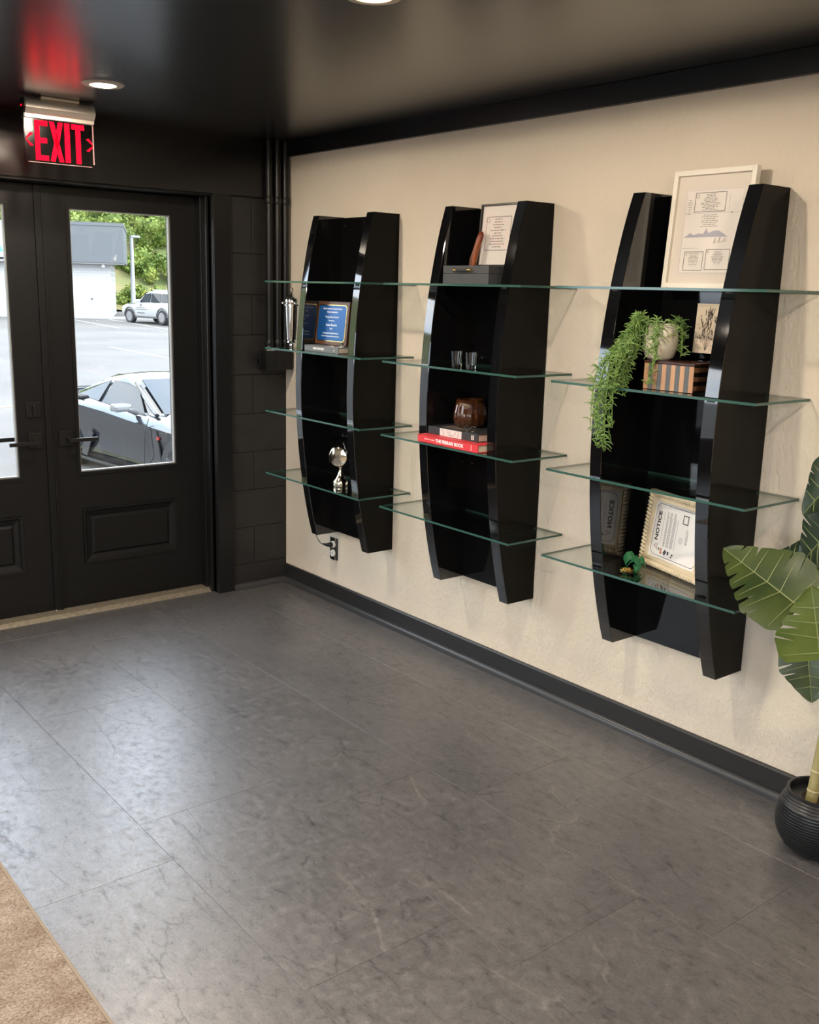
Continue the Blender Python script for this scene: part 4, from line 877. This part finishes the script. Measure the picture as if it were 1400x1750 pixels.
for row in range(15):
    d = row/15; yb = 57.5+d*55
    for j in range(12):
        x = (yb+4.6)*math.tan(math.radians(17.3))-2.9 + (j-5.5+.5*(row % 2))*2.7*(1+.35*d) + r.uniform(-.5, .5); y = yb+r.uniform(-.7, .7); dd = (y-58)/62
        o = protos[cnt % 3] if cnt < 3 else copy_tree(protos[cnt % 3]); cnt += 1
        z = gz(58)-.5+26*max(dd, 0)**.85; o.location = (x, y, z-.5); o.rotation_euler = (0, 0, r.uniform(0, 6.28)); s_ = r.uniform(.75, 1.15)*(1+.3*d); o.scale = (s_, s_, s_*r.uniform(.85, 1.15))
m_bush = mat('yellow_bush', (.26, .27, .03), .6)
def bush(x, y, s_, m, label):
    t = thing('bush', label, 'bush', (x, y, gz(y)-.1)); o = crown_mesh(31, 300, 1.).build('foliage', m, t); o.location = (0, 0, .7); MB().tube([(0, 0, -.2), (0, 0, .6)], [.08, .05], 6).build('stem', m_bark, t); t.scale = (s_, s_, s_)
bush(21.9, 49.6, .95, m_bush, 'yellow green bush between the store corner and the light pole'); bush(24.4, 50.6, 1.05, m_fol, 'low green bush behind the light pole'); bush(21.0, 47.9, .4, m_bush, 'small olive bush at the foot of the store corner')
# ---- vehicles
def loft(b, stations, mi=0, cap=True):
    """stations: list of closed rings of equal length"""
    n_ = len(stations[0]); vs = [p for s_ in stations for p in s_]; fs = []
    for i in range(len(stations)-1):
        for j in range(n_): fs.append((i*n_+j, i*n_+(j+1) % n_, (i+1)*n_+(j+1) % n_, (i+1)*n_+j))
    if cap: fs += [tuple(range(n_))[::-1], tuple(range((len(stations)-1)*n_, len(stations)*n_))]
    return b.add(vs, fs, mi)
m_tyre = mat('tyre_rubber', (.015, .015, .015), .8); m_rim = mat('alloy_rim', (.28, .28, .28), .35, metal=.8)
def wheel(parent, x, y, r_, w_, sgn, spokes=5, mr=None):
    t = autosmooth(MB().lathe([(r_*.66, -w_/2), (r_*.95, -w_/2), (r_, -w_*.35), (r_, w_*.35), (r_*.95, w_/2), (r_*.66, w_/2), (r_*.66, -w_/2)], 32, (x, y, r_), axis='y').build('wheel', m_tyre, parent), 40)
    b = MB().lathe([(r_*.6, sgn*w_*.42), (r_*.68, sgn*w_*.5)], 32, (x, y, r_), axis='y').lathe([(.0001, sgn*w_*.46), (r_*.14, sgn*w_*.46), (r_*.16, sgn*w_*.3)], 16, (x, y, r_), axis='y')
    for i in range(spokes):
        a = 2*PI*i/spokes+.3
        for da in (-.12, .12): b.tube([(x+r_*.1*math.cos(a), y+sgn*w_*.42, r_+r_*.1*math.sin(a)), (x+r_*.64*math.cos(a+da), y+sgn*w_*.44, r_+r_*.64*math.sin(a+da))], r_*.05, 6)
    b.build('rim', mr or m_rim, t); MB().lathe([(.0001, sgn*w_*.1), (r_*.6, sgn*w_*.1)], 20, (x, y, r_), axis='y').build('brake_disc', mat('wheel_well_dark', (.03, .03, .03), .6) if 'wheel_well_dark' not in bpy.data.materials else bpy.data.materials['wheel_well_dark'], t)
def carve(o, cyl):   # wheel arches
    cut = MB()
    for x, z, r_ in cyl: cut.lathe([(r_, -1.3), (r_, 1.3)], 32, (x, 0, z), axis='y')
    co = cut.build('cutter', None); bm = bmesh.new(); bm.from_mesh(co.data); bmesh.ops.recalc_face_normals(bm, faces=bm.faces); bm.to_mesh(co.data); bm.free()
    md_ = o.modifiers.new('arch', 'BOOLEAN'); md_.object = co; md_.operation = 'DIFFERENCE'; md_.solver = 'EXACT'; bpy.context.view_layer.update()
    me = bpy.data.meshes.new_from_object(o.evaluated_get(bpy.context.evaluated_depsgraph_get())); o.modifiers.clear(); o.data = me; bpy.data.objects.remove(co)
m_carblk = mat('black_car_paint', (.012, .013, .015), .08, spec=.6, coat=.15); m_carglass = mat('car_glass', (.012, .015, .017), .02, spec=.3)
sc_ = thing('sports_car', 'black sports car parked nose in just outside the doors', 'car', (3.12, 7.5, gz(7.5)), (0, 0, R90+.085)); sc_.scale = (1.06, 1.04, 1.05)
ST = [(2.35, .55, .30, .52, .60), (2.15, .80, .22, .60, .68), (1.7, .93, .18, .72, .78), (1.2, .955, .17, .78, .84), (.7, .95, .17, .80, .88), (.2, .94, .17, .82, .90), (-.4, .94, .17, .86, .92), (-1.0, .965, .17, .89, .92), (-1.5, .98, .18, .88, .91), (-1.95, .93, .24, .85, .89), (-2.15, .86, .34, .82, .86)]
rings = []
for x, w_, zs, zb_, zt_ in ST:
    half = [(w_*.90, zs), (w_*.985, zs+.10), (w_*.955, zs+.22), (w_*.985, (zs+zb_)/2+.10), (w_, zb_-.06), (w_*.93, zb_), (w_*.70, (zb_+zt_)/2+.02), (w_*.35, zt_)]
    rings.append([(x, y, z) for y, z in half]+[(x, -y, z) for y, z in half[::-1]])
b = MB(); loft(b, rings); body = b.build('body', m_carblk, sc_); autosmooth(body, 60); carve(body, [(1.35, .34, .39), (-1.36, .35, .40)]); autosmooth(body, 32)
def panel(name, pts, m, parent, th_=.012):
    pts = [Vector(p) for p in pts]; nrm = (pts[1]-pts[0]).cross(pts[2]-pts[0]).normalized()*th_; n_ = len(pts)
    return mesh(name, [p for p in pts]+[p-nrm for p in pts], [tuple(range(n_)), tuple(range(n_, 2*n_))[::-1]]+[(i, n_+i, n_+(i+1) % n_, (i+1) % n_) for i in range(n_)], m, parent)
# greenhouse
AB, AT, RT, RR = (.62, .80, .80), (-.12, .57, 1.17), (-.75, .55, 1.215), (-1.75, .50, .99)
gh = []
def ghr(x, yb, zb_, yt, zt_): return [(x, yb, zb_), (x, yt+.04, zt_-.05), (x, yt*.8, zt_), (x, 0, zt_+.02), (x, -yt*.8, zt_), (x, -yt-.04, zt_-.05), (x, -yb, zb_)]
b = MB(); loft(b, [ghr(.66, .80, .80, .70, .86), ghr(.2, .80, .82, .62, 1.04), ghr(-.14, .80, .84, .57, 1.17), ghr(-.5, .81, .86, .56, 1.225), ghr(-.9, .82, .9, .55, 1.2), ghr(-1.4, .78, .88, .5, 1.06), ghr(-1.9, .7, .84, .42, .90)]); autosmooth(b.build('cabin', m_carblk, sc_), 40)
def both(name, pts, m, th_=.012):
    panel(name, pts, m, sc_, th_); panel(name, [(x, -y, z) for x, y, z in pts][::-1], m, sc_, th_)
both('side_window', [(.42, -.825, .845), (.0, -.655, 1.10), (-.25, -.64, 1.145), (-.62, -.64, 1.15), (-.62, -.83, .885)], m_carglass)
both('quarter_window', [(-.70, -.83, .895), (-.70, -.645, 1.145), (-1.05, -.63, 1.09), (-1.42, -.70, .955), (-1.3, -.80, .925)], m_carglass)
panel('windshield', [(.70, -.72, .865), (.70, .72, .865), (-.10, .55, 1.195), (-.10, -.55, 1.195)], m_carglass, sc_)
for sg in (-1, 1):
    MB().tube([(.66, sg*.80, .85), (.2, sg*.70, 1.03), (-.13, sg*.61, 1.155)], .028, 8).build('window_pillar', m_carblk, sc_)
    mir = MB().tube([(.30, sg*.86, .85), (.34, sg*.99, .90)], [.035, .03], 8).box(.20, .36, min(sg*.95, sg*1.16), max(sg*.95, sg*1.16), .875, .965, 0, .03).build('wing_mirror', mat('mirror_shell', (.10, .105, .11), .2, spec=.7, coat=.6) if 'mirror_shell' not in bpy.data.materials else bpy.data.materials['mirror_shell'], sc_)
    MB().prism([(-.95, .22), (-.80, .20), (-.62, .50), (-.72, .55)], 'y', min(sg*.95, sg*.968), max(sg*.95, sg*.968)).build('side_vent', m_tyre, sc_)
    MB().box(-.95, .95, min(sg*.90, sg*.975), max(sg*.90, sg*.975), .15, .19, 0, .01).build('side_skirt', m_carblk, sc_)
    MB().prism([(.92, .30), (1.02, .30), (.90, .72), (.82, .66)], 'y', min(sg*.945, sg*.962), max(sg*.945, sg*.962)).build('fender_vent', m_tyre, sc_)
    MB().box(.92, .96, min(sg*.95, sg*.967), max(sg*.95, sg*.967), .615, .65).build('red_badge', mat('badge_red', (.22, .015, .012), .5) if 'badge_red' not in bpy.data.materials else bpy.data.materials['badge_red'], sc_)
    MB().box(-1.35, -1.02, min(sg*.76, sg*.90), max(sg*.76, sg*.90), .90, .93, 0, .01).build('shoulder_vent', m_tyre, sc_)
    MB().tube([(.70, sg*.93, .83), (.70, sg*.985, .70), (.66, sg*.975, .45), (.60, sg*.955, .22)], .005, 5).build('door_seam', m_tyre, sc_)
    for x in (1.35, -1.36): wheel(sc_, x, sg*.85, .34, .25, sg, 5)
MB().box(-2.2, -1.98, -.82, .82, .90, .93, 0, .01).box(-2.1, -2.0, -.5, -.45, .82, .91).box(-2.1, -2.0, .45, .5, .82, .91).build('spoiler', m_carblk, sc_)

m_carwhite = mat('white_car_paint', (.28, .283, .28), .15, coat=.8); m_plastic = mat('dark_cladding', (.05, .05, .05), .6)
sv = thing('suv', 'white suv with dark lettering parked by the curb outside', 'car', (19.1, 42.45, gz(42.45)), (0, 0, math.radians(101))); sv.scale = (.93, .93, .93)
ST = [(2.35, .78, .45, .78, .92), (2.15, .90, .32, .88, 1.02), (1.4, .95, .30, .98, 1.08), (.75, .95, .30, 1.03, 1.13), (-.5, .95, .30, 1.05, 1.12), (-1.6, .95, .32, 1.08, 1.14), (-2.25, .90, .40, 1.05, 1.12), (-2.38, .82, .5, 1.0, 1.08)]
rings = []
for x, w_, zs, zb_, zt_ in ST:
    half = [(w_*.9, zs), (w_*.985, zs+.14), (w_, zb_-.12), (w_*.96, zb_), (w_*.6, zt_)]; rings.append([(x, y, z) for y, z in half]+[(x, -y, z) for y, z in half[::-1]])
b = MB(); loft(b, rings); body = b.build('body', m_carwhite, sv); autosmooth(body, 50); carve(body, [(1.42, .38, .46), (-1.42, .38, .46)]); autosmooth(body, 32)
def ghs(x, yb, zb_, yt, zt_): return [(x, yb, zb_), (x, yt, zt_-.08), (x, yt*.8, zt_), (x, -yt*.8, zt_), (x, -yt, zt_-.08), (x, -yb, zb_)]
b = MB(); loft(b, [ghs(.95, .84, 1.02, .80, 1.12), ghs(.25, .88, 1.02, .70, 1.66), ghs(-.3, .88, 1.02, .69, 1.74), ghs(-1.6, .88, 1.02, .68, 1.72), ghs(-2.2, .86, 1.02, .66, 1.62), ghs(-2.33, .84, 1.02, .70, 1.2)]); autosmooth(b.build('cabin', m_carwhite, sv), 40)
for sg in (-1, 1):
    for pts in ([(.62, .865, 1.12), (.2, .76, 1.55), (-.30, .752, 1.60), (-.30, .872, 1.12)], [(-.38, .872, 1.12), (-.38, .752, 1.60), (-1.18, .748, 1.60), (-1.18, .872, 1.12)], [(-1.26, .872, 1.13), (-1.26, .748, 1.60), (-1.85, .74, 1.56), (-2.05, .86, 1.15)]):
        pts = [(x, sg*(y+.012), z) for x, y, z in pts]; panel('side_window', pts if sg < 0 else pts[::-1], m_carglass, sv)
    MB().box(.45, .60, min(sg*.92, sg*1.12), max(sg*.92, sg*1.12), 1.12, 1.26, 0, .03).build('wing_mirror', m_carwhite, sv)
    for cx in (1.42, -1.42):
        MB().tube([(cx+.46*math.cos(a*PI/10), sg*.955, .38+.46*math.sin(a*PI/10)) for a in range(11)], .035, 6).build('wheel_arch', m_plastic, sv); wheel(sv, cx, sg*.86, .38, .24, sg, 5)
    MB().box(-1.0, 1.0, min(sg*.86, sg*.93), max(sg*.86, sg*.93), .30, .40).build('sill', m_plastic, sv)
    bb = MB(); 
    for x0, x1, z0, z1 in ((.34, .46, .93, 1.0), (.05, .75, .82, .85), (-.2, .9, .74, .765), (.1, .7, .55, .59)): bb.box(x0, x1, min(sg*.945, sg*.956), max(sg*.945, sg*.956), z0, z1)
    bb.build('door_lettering', m_plastic, sv)
panel('windshield', [(.93, -.74, 1.15), (.93, .74, 1.15), (.28, .66, 1.66), (.28, -.66, 1.66)], m_carglass, sv)
MB().box(-1.9, -.2, -.6, -.56, 1.74, 1.79).box(-1.9, -.2, .56, .6, 1.74, 1.79).build('roof_rail', m_carwhite, sv)
